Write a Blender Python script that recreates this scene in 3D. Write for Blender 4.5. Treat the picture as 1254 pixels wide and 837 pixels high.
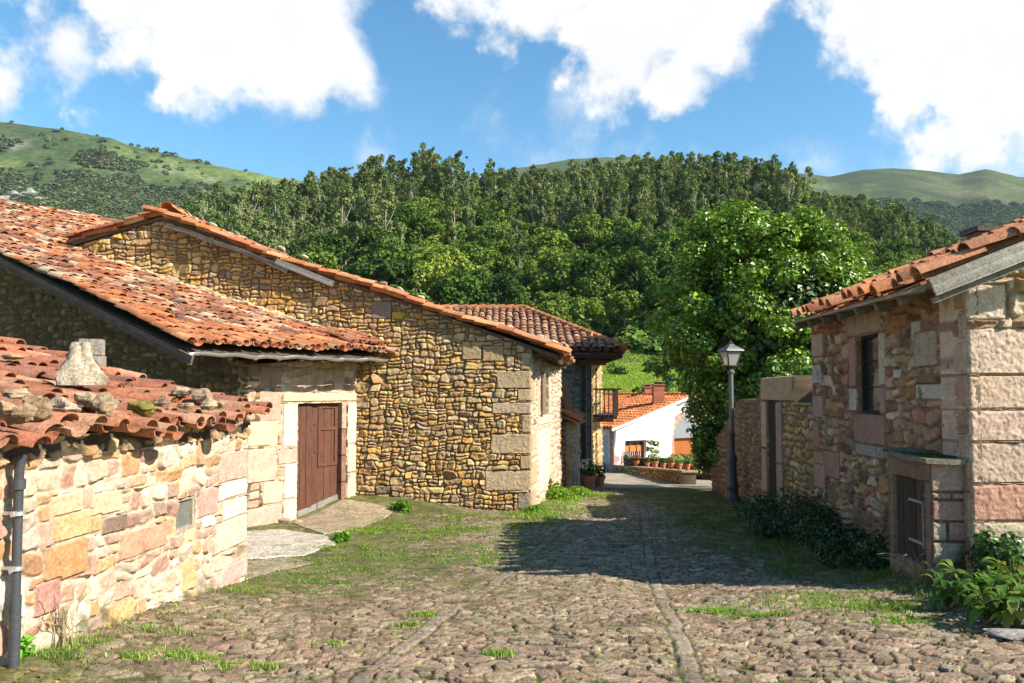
import bpy, math, random
import numpy as np
from mathutils import Vector, Matrix

SC = bpy.context.scene
for o in list(bpy.data.objects): bpy.data.objects.remove(o)
R = math.radians
F = 905.0; HX, HY, PITCH = 627.0, 483.0, R(2.5)
PPY = HY - F*math.tan(PITCH)            # principal point row
# ------------------------------------------------------------------ camera
cam_d = bpy.data.cameras.new('camera'); cam = bpy.data.objects.new('camera', cam_d)
SC.collection.objects.link(cam); SC.camera = cam
cam.location = (0, 0, 0); cam.rotation_euler = (R(90)+PITCH, 0, 0)
cam_d.sensor_width = 36; cam_d.lens = 36*F/1254; cam_d.shift_y = (PPY-418.5)/1254
cam_d.clip_start = .05; cam_d.clip_end = 9000
# ------------------------------------------------------------------ sun, sky, exposure
SUN = Vector((.745, -.31, .60)).normalized()       # towards the sun
SUN_E, SUN_A = 5.0, R(.55)
SKY_S = .050
EXPOSURE = 1.15
sl = bpy.data.lights.new('sun', 'SUN'); sl.energy = SUN_E; sl.angle = SUN_A; sl.color = (1, .925, .80)
so = bpy.data.objects.new('sun', sl); SC.collection.objects.link(so)
so.rotation_euler = (-SUN).to_track_quat('-Z', 'Y').to_euler(); so.location = (20, -10, 30)
SC.view_settings.view_transform = 'Standard'; SC.view_settings.look = 'None'
SC.view_settings.exposure = EXPOSURE; SC.view_settings.gamma = 1
SC.render.engine = 'CYCLES'
try:
    SC.cycles.max_bounces = 5; SC.cycles.diffuse_bounces = 2; SC.cycles.transparent_max_bounces = 8
except Exception: pass

def nd(nt, t, **k):
    n = nt.nodes.new(t)
    for a, b in k.items(): setattr(n, a, b)
    return n
def mathn(nt, op, a, b=None, c=None, clamp=False):
    n = nd(nt, 'ShaderNodeMath', operation=op); n.use_clamp = clamp
    for i, v in enumerate((a, b, c)):
        if v is None: continue
        if isinstance(v, (int, float)): n.inputs[i].default_value = v
        else: nt.links.new(v, n.inputs[i])
    return n.outputs[0]
def mixc(nt, f, a, b, mode='MIX'):
    n = nd(nt, 'ShaderNodeMix', data_type='RGBA', blend_type=mode)
    for s, v in ((0, f), (6, a), (7, b)):
        if isinstance(v, (int, float)): n.inputs[s].default_value = v
        elif isinstance(v, tuple): n.inputs[s].default_value = (*v, 1) if len(v) == 3 else v
        else: nt.links.new(v, n.inputs[s])
    return n.outputs[2]
def sstep(nt, v, lo, hi, a=0., b=1.):
    n = nd(nt, 'ShaderNodeMapRange', interpolation_type='SMOOTHSTEP')
    nt.links.new(v, n.inputs[0]); n.inputs[1].default_value = lo; n.inputs[2].default_value = hi
    n.inputs[3].default_value = a; n.inputs[4].default_value = b
    return n.outputs[0]
def noisen(nt, vec, sc, det=4, rough=.55, dist=0):
    n = nd(nt, 'ShaderNodeTexNoise'); n.inputs['Scale'].default_value = sc; n.inputs['Detail'].default_value = det
    n.inputs['Roughness'].default_value = rough; n.inputs['Distortion'].default_value = dist
    if vec is not None: nt.links.new(vec, n.inputs['Vector'])
    return n

def pray(px, py):
    """direction through a photo point, scaled to one metre of depth"""
    x = (px-HX)/F; y = -(py-PPY)/F
    fw = math.cos(PITCH)-y*math.sin(PITCH); up = math.sin(PITCH)+y*math.cos(PITCH)
    return Vector((x/fw, 1, up/fw))
def at(px, py, Y): return pray(px, py)*Y

w = bpy.data.worlds.new('World'); SC.world = w; w.use_nodes = True
nt = w.node_tree; nt.nodes.clear()
out = nd(nt, 'ShaderNodeOutputWorld'); bg = nd(nt, 'ShaderNodeBackground'); nt.links.new(bg.outputs[0], out.inputs[0])
sky = nd(nt, 'ShaderNodeTexSky', sky_type='NISHITA'); sky.sun_disc = False
sky.sun_elevation = math.asin(SUN.z); sky.sun_rotation = math.atan2(SUN.x, SUN.y)
sky.altitude = 300; sky.air_density = 1.0; sky.dust_density = .35; sky.ozone_density = 2.2
tc = nd(nt, 'ShaderNodeTexCoord'); dirv = tc.outputs['Generated']
n1 = noisen(nt, dirv, 4.2, 11, .60, .25); n2 = noisen(nt, dirv, 2.2, 3, .5); n3 = noisen(nt, dirv, 14.0, 6, .6)
LOBES = [(330,10,120),(250,40,100),(380,35,55),(205,95,38),(150,0,110),(50,35,105),(0,70,70),(105,120,42),(10,150,26),
         (560,-50,95),(660,-8,92),(760,30,92),(860,5,90),(815,88,46),(720,52,50),(930,-10,40),
         (1070,-10,90),(1160,45,112),(1270,70,150),(1225,160,50),(1115,95,58),(1185,125,48),
         (-60,60,60)]
dens = None
nv = nd(nt, 'ShaderNodeVectorMath', operation='NORMALIZE'); nt.links.new(dirv, nv.inputs[0])
nw = noisen(nt, dirv, 7., 6, .6); wq = nd(nt, 'ShaderNodeVectorMath', operation='MULTIPLY_ADD'); nt.links.new(nw.outputs['Color'], wq.inputs[0]); wq.inputs[1].default_value = (.17, .17, .17); wq.inputs[2].default_value = (-.085, -.085, -.085)
wrp = nd(nt, 'ShaderNodeVectorMath', operation='ADD'); nt.links.new(nv.outputs[0], wrp.inputs[0]); nt.links.new(wq.outputs[0], wrp.inputs[1])
for (cx, cy, r) in LOBES:
    c = pray(cx, cy).normalized(); rr = r/F*(c.y**1.5)
    d = nd(nt, 'ShaderNodeVectorMath', operation='DISTANCE'); nt.links.new(wrp.outputs[0], d.inputs[0]); d.inputs[1].default_value = c
    v = mathn(nt, 'MULTIPLY_ADD', d.outputs['Value'], -1/rr, 1.0)
    if r < 34: v = mathn(nt, 'MULTIPLY', v, .12)
    if cx < 60 and cy >= 0 and cy < 80: v = mathn(nt, 'MULTIPLY', v, .8)
    dens = v if dens is None else mathn(nt, 'SMOOTH_MAX', dens, v, .12)
# some more cloud behind the viewer
bk = mathn(nt, 'MULTIPLY', sstep(nt, n2.outputs[0], .68, .8), .3)
sp = nd(nt, 'ShaderNodeSeparateXYZ'); nt.links.new(nv.outputs[0], sp.inputs[0])
bk = mathn(nt, 'ADD', mathn(nt, 'MULTIPLY', bk, sstep(nt, sp.outputs[1], .3, -.3)), -.35)
dens = mathn(nt, 'MAXIMUM', dens, bk)
nz = mathn(nt, 'ADD', mathn(nt, 'MULTIPLY', mathn(nt, 'SUBTRACT', n1.outputs[0], .5), 3.3), mathn(nt, 'MULTIPLY', mathn(nt, 'SUBTRACT', n3.outputs[0], .5), 1.3))
dn = mathn(nt, 'ADD', mathn(nt, 'MAXIMUM', dens, -.75), mathn(nt, 'MULTIPLY', nz, sstep(nt, dens, -.6, .0, .25, 1.)))
cov = sstep(nt, dn, -.30, .30)
shade = mathn(nt, 'MULTIPLY_ADD', sstep(nt, n3.outputs[0], .3, .7), .10, .92)
skyc = nd(nt, 'ShaderNodeHueSaturation'); nt.links.new(sky.outputs[0], skyc.inputs['Color']); skyc.inputs['Saturation'].default_value = 1.27; skyc.inputs['Value'].default_value = 1.98; skyc.inputs['Hue'].default_value = .486
cl = nd(nt, 'ShaderNodeVectorMath', operation='SCALE'); cl.inputs[0].default_value = (9.6, 9.6, 9.7); nt.links.new(shade, cl.inputs['Scale'])
mx = mixc(nt, cov, skyc.outputs[0], cl.outputs[0])
nt.links.new(mx, bg.inputs[0]); bg.inputs[1].default_value = SKY_S

# ------------------------------------------------------------------ object helpers
COL = SC.collection
def tag(o, label=None, cat=None, group=None, kind=None):
    if label: o['label'] = label
    if cat: o['category'] = cat
    if group: o['group'] = group
    if kind: o['kind'] = kind
    return o
def empty(name, loc=(0, 0, 0), rz=0):
    o = bpy.data.objects.new(name, None); COL.objects.link(o); o.location = loc; o.rotation_euler = (0, 0, rz)
    o.empty_display_size = .1
    return o
KIDS = {}
def copy_tree(o, parent=None):
    c = o.copy(); COL.objects.link(c)
    if parent is not None: c.parent = parent
    if o.name not in KIDS: KIDS[o.name] = list(o.children)
    for ch in KIDS[o.name]: copy_tree(ch, c)
    return c

class MB:
    """collects vertices, faces and a colour per vertex; build() links ONE mesh object"""
    def __init__(s): s.v = []; s.f = {}; s.c = []; s.n = 0
    def add(s, v, f, c=(1, 1, 1)):
        v = np.asarray(v, float).reshape(-1, 3)
        c = np.asarray(c, float)
        if c.ndim == 1: c = np.tile(c[:3], (len(v), 1))
        s.v.append(v); s.c.append(c)
        if isinstance(f, np.ndarray): fs = [f]
        else:
            d = {}
            for q in f: d.setdefault(len(q), []).append(q)
            fs = [np.array(x, int) for x in d.values()]
        for a in fs:
            if len(a): s.f.setdefault(a.shape[1], []).append(a+s.n)
        s.n += len(v)
        return s
    def box(s, c, d, col=(1, 1, 1), ax=None, bev=0):
        """box centred at c, full sizes d, axes ax (3 vectors)"""
        ax = ax or (Vector((1, 0, 0)), Vector((0, 1, 0)), Vector((0, 0, 1)))
        c = Vector(c); vs = []
        for sx in (-1, 1):
            for sy in (-1, 1):
                for sz in (-1, 1): vs.append(c+ax[0]*(sx*d[0]/2)+ax[1]*(sy*d[1]/2)+ax[2]*(sz*d[2]/2))
        s.add([tuple(x) for x in vs], [(0, 1, 3, 2), (4, 6, 7, 5), (0, 4, 5, 1), (2, 3, 7, 6), (0, 2, 6, 4), (1, 5, 7, 3)], col)
        return s
    def bar(s, a, b, w, h, col=(1, 1, 1), up=(0, 0, 1)):
        a, b = Vector(a), Vector(b); d = (b-a); L = d.length; d.normalize()
        sd = d.cross(Vector(up)); 
        if sd.length < 1e-4: sd = d.cross(Vector((1, 0, 0)))
        sd.normalize(); u = sd.cross(d)
        return s.box((a+b)/2, (L, w, h), col, (d, sd, u))
    def plank(s, a, b, w, h, col, up=(0, 0, 1), n=8, seed=1):
        """a weathered board from a to b, its grain running along it"""
        a, b = Vector(a), Vector(b); d = (b-a); L = d.length; d.normalize(); sd = d.cross(Vector(up)).normalized(); u = sd.cross(d); rg = np.random.default_rng(seed)
        for i in range(n):
            o = u*(-h/2+h*(i+.5)/n)+sd*rg.normal(0, w*.03); k = 6; c0 = rg.uniform(.74, 1.18)
            for j in range(k): s.box((a+d*(L*(j+.5)/k))+o, (L/k, w, h/n), tuple(np.array(col)*c0*rg.uniform(.95, 1.04)), (d, sd, u))
        return s
    def tube(s, pts, r, n=8, col=(1, 1, 1), caps=True):
        pts = [Vector(p) for p in pts]; rs = r if hasattr(r, '__len__') else [r]*len(pts)
        vs = []; fs = []
        for i, p in enumerate(pts):
            d = (pts[min(i+1, len(pts)-1)]-pts[max(i-1, 0)]).normalized()
            a = d.cross(Vector((.3, .9, .1)) if abs(d.z) > .8 else Vector((0, 0, 1))).normalized(); b = d.cross(a)
            for k in range(n):
                t = 2*math.pi*k/n; vs.append(tuple(p+(a*math.cos(t)+b*math.sin(t))*rs[i]))
        for i in range(len(pts)-1):
            for k in range(n):
                k2 = (k+1) % n; fs.append((i*n+k, i*n+k2, (i+1)*n+k2, (i+1)*n+k))
        if caps: fs.append(tuple(range(n))[::-1]); fs.append(tuple((len(pts)-1)*n+k for k in range(n)))
        return s.add(vs, fs, col)
    def lathe(s, c, prof, n=16, col=(1, 1, 1)):
        c = Vector(c); vs = []; fs = []
        for (r, z) in prof:
            for k in range(n):
                t = 2*math.pi*k/n; vs.append((c.x+r*math.cos(t), c.y+r*math.sin(t), c.z+z))
        for i in range(len(prof)-1):
            for k in range(n):
                k2 = (k+1) % n; fs.append((i*n+k, i*n+k2, (i+1)*n+k2, (i+1)*n+k))
        fs.append(tuple(range(n))[::-1]); fs.append(tuple((len(prof)-1)*n+k for k in range(n)))
        return s.add(vs, fs, col)
    def prism(s, poly, ext, col=(1, 1, 1)):
        """closed polygon (3D points) extruded by the vector ext"""
        n = len(poly); e = Vector(ext); vs = [tuple(Vector(p)) for p in poly]+[tuple(Vector(p)+e) for p in poly]
        fs = [tuple(range(n)), tuple(range(2*n-1, n-1, -1))]
        for i in range(n): j = (i+1) % n; fs.append((i, i+n, j+n, j))
        return s.add(vs, fs, col)
    def build(s, name, mat, parent=None, smooth=False, loc=None):
        me = bpy.data.meshes.new(name)
        v = np.concatenate(s.v); c = np.concatenate(s.c)
        if loc is not None: v = v-np.array(loc)
        me.vertices.add(len(v)); me.vertices.foreach_set('co', v.astype(np.float32).ravel())
        lv, ls, lt = [], [], []; off = 0
        for k, arrs in s.f.items():
            a = np.concatenate(arrs); lv.append(a.ravel()); ls.append(off+np.arange(len(a))*k); lt.append(np.full(len(a), k)); off += a.size
        lv = np.concatenate(lv); ls = np.concatenate(ls); lt = np.concatenate(lt)
        me.loops.add(len(lv)); me.loops.foreach_set('vertex_index', lv.astype(np.int32))
        me.polygons.add(len(ls)); me.polygons.foreach_set('loop_start', ls.astype(np.int32)); me.polygons.foreach_set('loop_total', lt.astype(np.int32))
        if smooth: me.polygons.foreach_set('use_smooth', np.ones(len(ls), bool))
        leafy = mat.name.startswith(('leaf', 'grass', 'haze'))
        if leafy and not smooth: me.polygons.foreach_set('use_smooth', np.zeros(len(ls), bool))
        me.update(calc_edges=True)
        if not smooth and not leafy: me.set_sharp_from_angle(angle=R(38))
        at_ = me.attributes.new('col', 'FLOAT_COLOR', 'POINT')
        at_.data.foreach_set('color', np.c_[c, np.ones(len(c))].astype(np.float32).ravel())
        me.materials.append(mat)
        o = bpy.data.objects.new(name, me); COL.objects.link(o)
        if loc is not None and parent is None: o.location = loc
        if parent is not None: o.parent = parent
        return o

# ------------------------------------------------------------------ numpy noise
_NT = {}
def vnoise(u, v, sc, seed, octs=1, gain=.5):
    out = np.zeros(np.broadcast(u, v).shape); amp = 1.; tot = 0; N = 256
    for k in range(octs):
        key = seed+k*17
        if key not in _NT: _NT[key] = np.random.default_rng(key).random((N, N))
        T = _NT[key]
        x = u*sc*(2**k)+13.7*k+1000; y = v*sc*(2**k)+7.1*k+1000
        xi = np.floor(x).astype(int); yi = np.floor(y).astype(int); fx = x-xi; fy = y-yi
        fx = fx*fx*(3-2*fx); fy = fy*fy*(3-2*fy); xi %= N; yi %= N; x1 = (xi+1) % N; y1 = (yi+1) % N
        out = out+amp*((T[yi, xi]*(1-fx)+T[yi, x1]*fx)*(1-fy)+(T[y1, xi]*(1-fx)+T[y1, x1]*fx)*fy-.5)*2
        tot += amp; amp *= gain
    return out/tot
def ss(a, b, x): t = np.clip((x-a)/(b-a), 0, 1); return t*t*(3-2*t)
def mixa(a, b, f): return a*(1-f[..., None])+b*f[..., None]

# ------------------------------------------------------------------ materials
def mat_col(name, rough=.9, spec=.25, var=.35, vs=6., fine=40., bump=.25, bscale=60., bdist=.01, streak=False, metal=0., dark=(.5, .5, .5), coord='Object'):
    """procedural material: the vertex colour of each stone, tile or board, weathered by noise"""
    m = bpy.data.materials.new(name); m.use_nodes = True; nt = m.node_tree; p = nt.nodes['Principled BSDF']
    a = nd(nt, 'ShaderNodeAttribute', attribute_name='col'); tc = nd(nt, 'ShaderNodeTexCoord'); v = tc.outputs[coord]
    if streak:
        mp = nd(nt, 'ShaderNodeMapping'); mp.inputs['Scale'].default_value = streak; nt.links.new(v, mp.inputs[0]); v = mp.outputs[0]
    n = noisen(nt, v, vs, 5, .6); n2 = noisen(nt, v, fine, 5, .65)
    f = mathn(nt, 'MULTIPLY', sstep(nt, n.outputs[0], .35, .7), var)
    c = mixc(nt, f, a.outputs[0], mixc(nt, 1., a.outputs[0], dark, 'MULTIPLY'))
    f2 = sstep(nt, n2.outputs[0], .3, .72, 1-var*.8, 1+var*.6)
    sc = nd(nt, 'ShaderNodeVectorMath', operation='SCALE'); nt.links.new(c, sc.inputs[0]); nt.links.new(f2, sc.inputs['Scale'])
    nt.links.new(sc.outputs[0], p.inputs['Base Color'])
    p.inputs['Roughness'].default_value = rough; p.inputs['Specular IOR Level'].default_value = spec; p.inputs['Metallic'].default_value = metal
    if bump:
        b = nd(nt, 'ShaderNodeBump'); b.inputs['Strength'].default_value = bump; b.inputs['Distance'].default_value = bdist
        n3 = noisen(nt, v, bscale, 6, .7); nt.links.new(n3.outputs[0], b.inputs['Height']); nt.links.new(b.outputs[0], p.inputs['Normal'])
    return m
def mat_leaf(name, rough=.5, spec=.35, trans=.35, var=.3, vs=1.5):
    m = bpy.data.materials.new(name); m.use_nodes = True; nt = m.node_tree; p = nt.nodes['Principled BSDF']; out = nt.nodes['Material Output']
    a = nd(nt, 'ShaderNodeAttribute', attribute_name='col'); oi = nd(nt, 'ShaderNodeObjectInfo')
    hs = nd(nt, 'ShaderNodeHueSaturation'); nt.links.new(a.outputs[0], hs.inputs['Color'])
    nt.links.new(mathn(nt, 'MULTIPLY_ADD', oi.outputs['Random'], .045, .478), hs.inputs['Hue'])
    nt.links.new(mathn(nt, 'MULTIPLY_ADD', oi.outputs['Random'], -var*2, 1+var), hs.inputs['Value'])
    nt.links.new(hs.outputs[0], p.inputs['Base Color']); p.inputs['Roughness'].default_value = rough; p.inputs['Specular IOR Level'].default_value = spec
    t = nd(nt, 'ShaderNodeBsdfTranslucent'); tcx = mixc(nt, 1., hs.outputs[0], (1.25, 1.5, .5), 'MULTIPLY'); nt.links.new(tcx, t.inputs[0])
    ms = nd(nt, 'ShaderNodeMixShader'); ms.inputs[0].default_value = trans
    nt.links.new(p.outputs[0], ms.inputs[1]); nt.links.new(t.outputs[0], ms.inputs[2]); nt.links.new(ms.outputs[0], out.inputs[0])
    return m
M = dict(
    stone=mat_col('sandstone', .92, .2, .32, 9, 45, .45, 70, .012, dark=(.55, .45, .38)),
    cobble=mat_col('cobblestone', .9, .2, .5, 5, 50, .7, 48, .018, dark=(.55, .52, .45)),
    tile=mat_col('terracotta', .85, .25, .5, 5, 50, .35, 90, .006, dark=(.38, .30, .28)),
    timber=mat_col('old_timber', .88, .2, .5, 5, 40, .45, 45, .008, dark=(.4, .34, .3)),
    wood=mat_col('weathered_wood', .85, .2, .6, 6, 30, .5, 20, .006, streak=(9, 9, .7), dark=(.35, .3, .28)),
    slab=mat_col('worn_concrete', .9, .2, .6, 3.5, 22, .5, 40, .012, dark=(.42, .38, .28)),
    plaster=mat_col('lime_plaster', .9, .2, .10, 3, 30, .2, 60, .006),
    metal=mat_col('painted_iron', .5, .5, .25, 8, 60, .15, 90, .003),
    zinc=mat_col('zinc', .45, .5, .3, 8, 60, .15, 60, .004, metal=.7),
    earth=mat_col('earth', .95, .1, .4, 3, 20, .6, 25, .03),
    rock=mat_col('rock', .92, .2, .5, 7, 35, .7, 35, .03, dark=(.45, .42, .38)),
    bark=mat_col('bark', .9, .15, .4, 2, 12, .5, 20, .02),
    turf=mat_col('hill_turf', .95, .1, .55, .02, .12, 0, dark=(.5, .6, .6)),
    leaf=mat_leaf('leaf_glossy', .40, .5, .16, .12), leafd=mat_leaf('leaf_wood', .95, .04, .16, .28),
    grass=mat_leaf('grass', .6, .2, .4, .05), pot=mat_col('clay_pot', .8, .3, .25, 12, 60, .2, 90, .003),
)
gm = bpy.data.materials.new('window_glass'); gm.use_nodes = True; p = gm.node_tree.nodes['Principled BSDF']
p.inputs['Base Color'].default_value = (.03, .035, .04, 1); p.inputs['Roughness'].default_value = .12; p.inputs['Specular IOR Level'].default_value = .6
n_ = noisen(gm.node_tree, None, 3, 2); b_ = nd(gm.node_tree, 'ShaderNodeBump'); b_.inputs['Strength'].default_value = .05
gm.node_tree.links.new(n_.outputs[0], b_.inputs['Height']); gm.node_tree.links.new(b_.outputs[0], p.inputs['Normal'])
M['glass'] = gm
lm = bpy.data.materials.new('lantern_glass'); lm.use_nodes = True; p = lm.node_tree.nodes['Principled BSDF']
n_ = noisen(lm.node_tree, None, 9, 4); mp_ = mixc(lm.node_tree, n_.outputs[0], (.42, .38, .32), (.62, .58, .5)); lm.node_tree.links.new(mp_, p.inputs['Base Color'])
p.inputs['Roughness'].default_value = .3; p.inputs['Transmission Weight'].default_value = .45
M['lantern'] = lm

# ------------------------------------------------------------------ the lie of the land
PY = [-40, 0, 2, 4, 6, 8, 10, 12, 14, 16, 20, 24, 30, 36, 44, 56, 70, 90]
PZ = [-1.3, -1.42, -1.50, -1.60, -1.77, -1.99, -2.09, -2.15, -2.22, -2.30, -2.56, -2.88, -3.22, -3.75, -4.1, -3.6, -.6, 3.4]
_yy = np.linspace(-40, 90, 2601); _zz = np.interp(_yy, PY, PZ); _k = np.hanning(41); _k /= _k.sum(); _zz[20:-20] = np.convolve(_zz, _k, 'same')[20:-20]
SKYT = [(-900, 330), (-300, 310), (0, 292), (100, 282), (180, 262), (240, 247), (300, 232), (350, 222), (400, 208), (450, 197), (500, 184), (530, 183), (560, 191), (600, 198), (640, 206), (700, 198), (760, 191), (820, 188), (880, 192), (940, 195), (975, 204), (1000, 236), (1060, 252), (1100, 258), (1150, 290), (1254, 330), (1500, 350), (2200, 360)]
SKYF = [(-900, 120), (-200, 132), (0, 145), (60, 152), (130, 163), (150, 172), (200, 184), (250, 198), (300, 207), (355, 216), (450, 232), (560, 222), (620, 205), (700, 191), (780, 188), (850, 198), (930, 215), (985, 209), (1020, 214), (1060, 205), (1100, 203), (1150, 207), (1180, 211), (1215, 204), (1254, 214), (1500, 205), (2200, 220)]
def hill_z(X, Y):
    a = X/np.maximum(Y, 1); px = HX+F*a
    yr = 250+18*np.sin(a*7); th = np.where(px < 985, 17., 15.)
    zr = (HY-np.interp(px, [p[0] for p in SKYT], [p[1] for p in SKYT]))/F*yr-th
    zf = (HY-np.interp(px, [p[0] for p in SKYF], [p[1] for p in SKYF]))/F
    yf = np.interp(px, [-900, 300, 620, 1000, 2200], [950, 1000, 1500, 1700, 1700])
    base = 3.4
    t = np.clip((Y-90)/(yr-90), 0, 1)
    z1 = base+(zr-base)*(t**.95)
    # behind the wooded ridge: a dip, then the far hills
    d = np.clip((Y-yr)/160, 0, 1); zdip = zr-32*ss(0, 1, d)
    t2 = np.clip((Y-yr-160)/(yf-yr-160), 0, 1)
    z2 = zdip+(zf*yf-zdip)*(t2**1.25)+vnoise(X, Y, .012, 5, 4)*9*np.sin(np.pi*t2)+vnoise(X, Y, .004, 9, 3)*26*np.sin(np.pi*t2)
    z3 = zf*yf-np.clip(Y-yf, 0, 1e9)*.25
    z = np.where(Y < yr, z1, np.where(Y < yf, z2, z3))
    return z+vnoise(X, Y, .03, 77, 3)*1.6*ss(90, 130, Y)
def gz(X, Y):
    X = np.asarray(X, float); Y = np.asarray(Y, float)
    z = np.interp(Y, _yy, _zz)
    z = z+.29*ss(.3, 3.0, -X)*ss(12.9, 14.5, Y)*(1-ss(20, 30, Y))       # rises towards the barn
    z = z+.16*ss(3.3, 4.6, X)*(1-ss(13, 16, Y))                          # bank on the right
    z = z+.05*np.exp(-((X+2.9)/.35)**2)*(1-ss(8, 9, Y))
    z = z-.05*np.exp(-((X-1.6)/.5)**2)*ss(3, 5, Y)*(1-ss(14, 18, Y))
    z = z+vnoise(X, Y, .7, 3, 2)*.022
    return np.where(Y > 90, hill_z(X, Y), z)
def gpt(px, py, lo=2.):
    """point of the ground seen at a photo point"""
    r = pray(px, py); Y = lo
    ya = np.arange(lo, 80, .02); za = gz(r.x*ya, ya); k = np.argmax(r.z*ya <= za); Y = float(ya[k])
    return Vector((r.x*Y, Y, float(gz(r.x*Y, Y))))
# ------------------------------------------------------------------ stone walls
PAL = dict(
    ochre=[(.56, .36, .14), (.54, .37, .18), (.43, .26, .12), (.58, .34, .10), (.38, .24, .12), (.56, .41, .21), (.32, .215, .13), (.50, .29, .10), (.62, .44, .19), (.40, .29, .18)],
    cream=[(.53, .41, .30), (.50, .36, .25), (.48, .30, .22), (.50, .31, .16), (.58, .48, .38), (.42, .245, .175), (.48, .27, .135), (.54, .41, .32), (.36, .24, .18), (.55, .43, .31)],
    pink=[(.38, .18, .115), (.42, .27, .15), (.32, .16, .11), (.42, .22, .10), (.50, .36, .23), (.26, .15, .09), (.45, .25, .16), (.20, .12, .08), (.40, .26, .16), (.55, .42, .29)],
    grey=[(.30, .25, .20), (.26, .20, .15), (.36, .30, .23), (.33, .23, .16), (.22, .18, .15), (.38, .31, .22)],
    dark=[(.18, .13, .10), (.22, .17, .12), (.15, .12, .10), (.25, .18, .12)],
)
def guillotine(W, H, wmin, wmax, hmin, hmax, rg):
    out = []; st = [(0., 0., W, H)]
    while st:
        u, v, w_, h_ = st.pop()
        tw = rg.uniform(wmin*1.2, wmax); th = rg.uniform(hmin*1.2, hmax)
        rw, rh = w_/tw, h_/th
        if rw <= 1.15 and rh <= 1.15: out.append((u, v, w_, h_)); continue
        if rh > rw:
            k = rg.uniform(.36, .64)
            if h_*min(k, 1-k) < hmin*.8: out.append((u, v, w_, h_)); continue
            st += [(u, v, w_, h_*k), (u, v+h_*k, w_, h_*(1-k))]
        else:
            k = rg.uniform(.34, .66)
            if w_*min(k, 1-k) < wmin*.8: out.append((u, v, w_, h_)); continue
            st += [(u, v, w_*k, h_), (u+w_*k, v, w_*(1-k), h_)]
    return np.array(out)
def inpoly(U, V, poly):
    r = np.zeros(U.shape, bool); n = len(poly)
    for i in range(n):
        (x0, y0), (x1, y1) = poly[i], poly[(i+1) % n]
        if y0 == y1: continue
        c = ((y0 > V) != (y1 > V)) & (U < (x1-x0)*(V-y0)/(y1-y0)+x0); r ^= c
    return r
class Frame:
    """vertical wall plane: origin, direction u (to the viewer's right), outward normal n"""
    def __init__(s, o, u):
        s.o = Vector(o); s.u = Vector((u[0], u[1], 0)).normalized(); s.n = Vector((s.u.y, -s.u.x, 0))
    def uv(s, px, py):
        r = pray(px, py); t = s.o.dot(s.n)/r.dot(s.n); P = r*t-s.o
        return (P.dot(s.u), P.z)
    def P(s, u, v, h=0): return s.o+s.u*u+Vector((0, 0, v))+s.n*h
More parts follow.
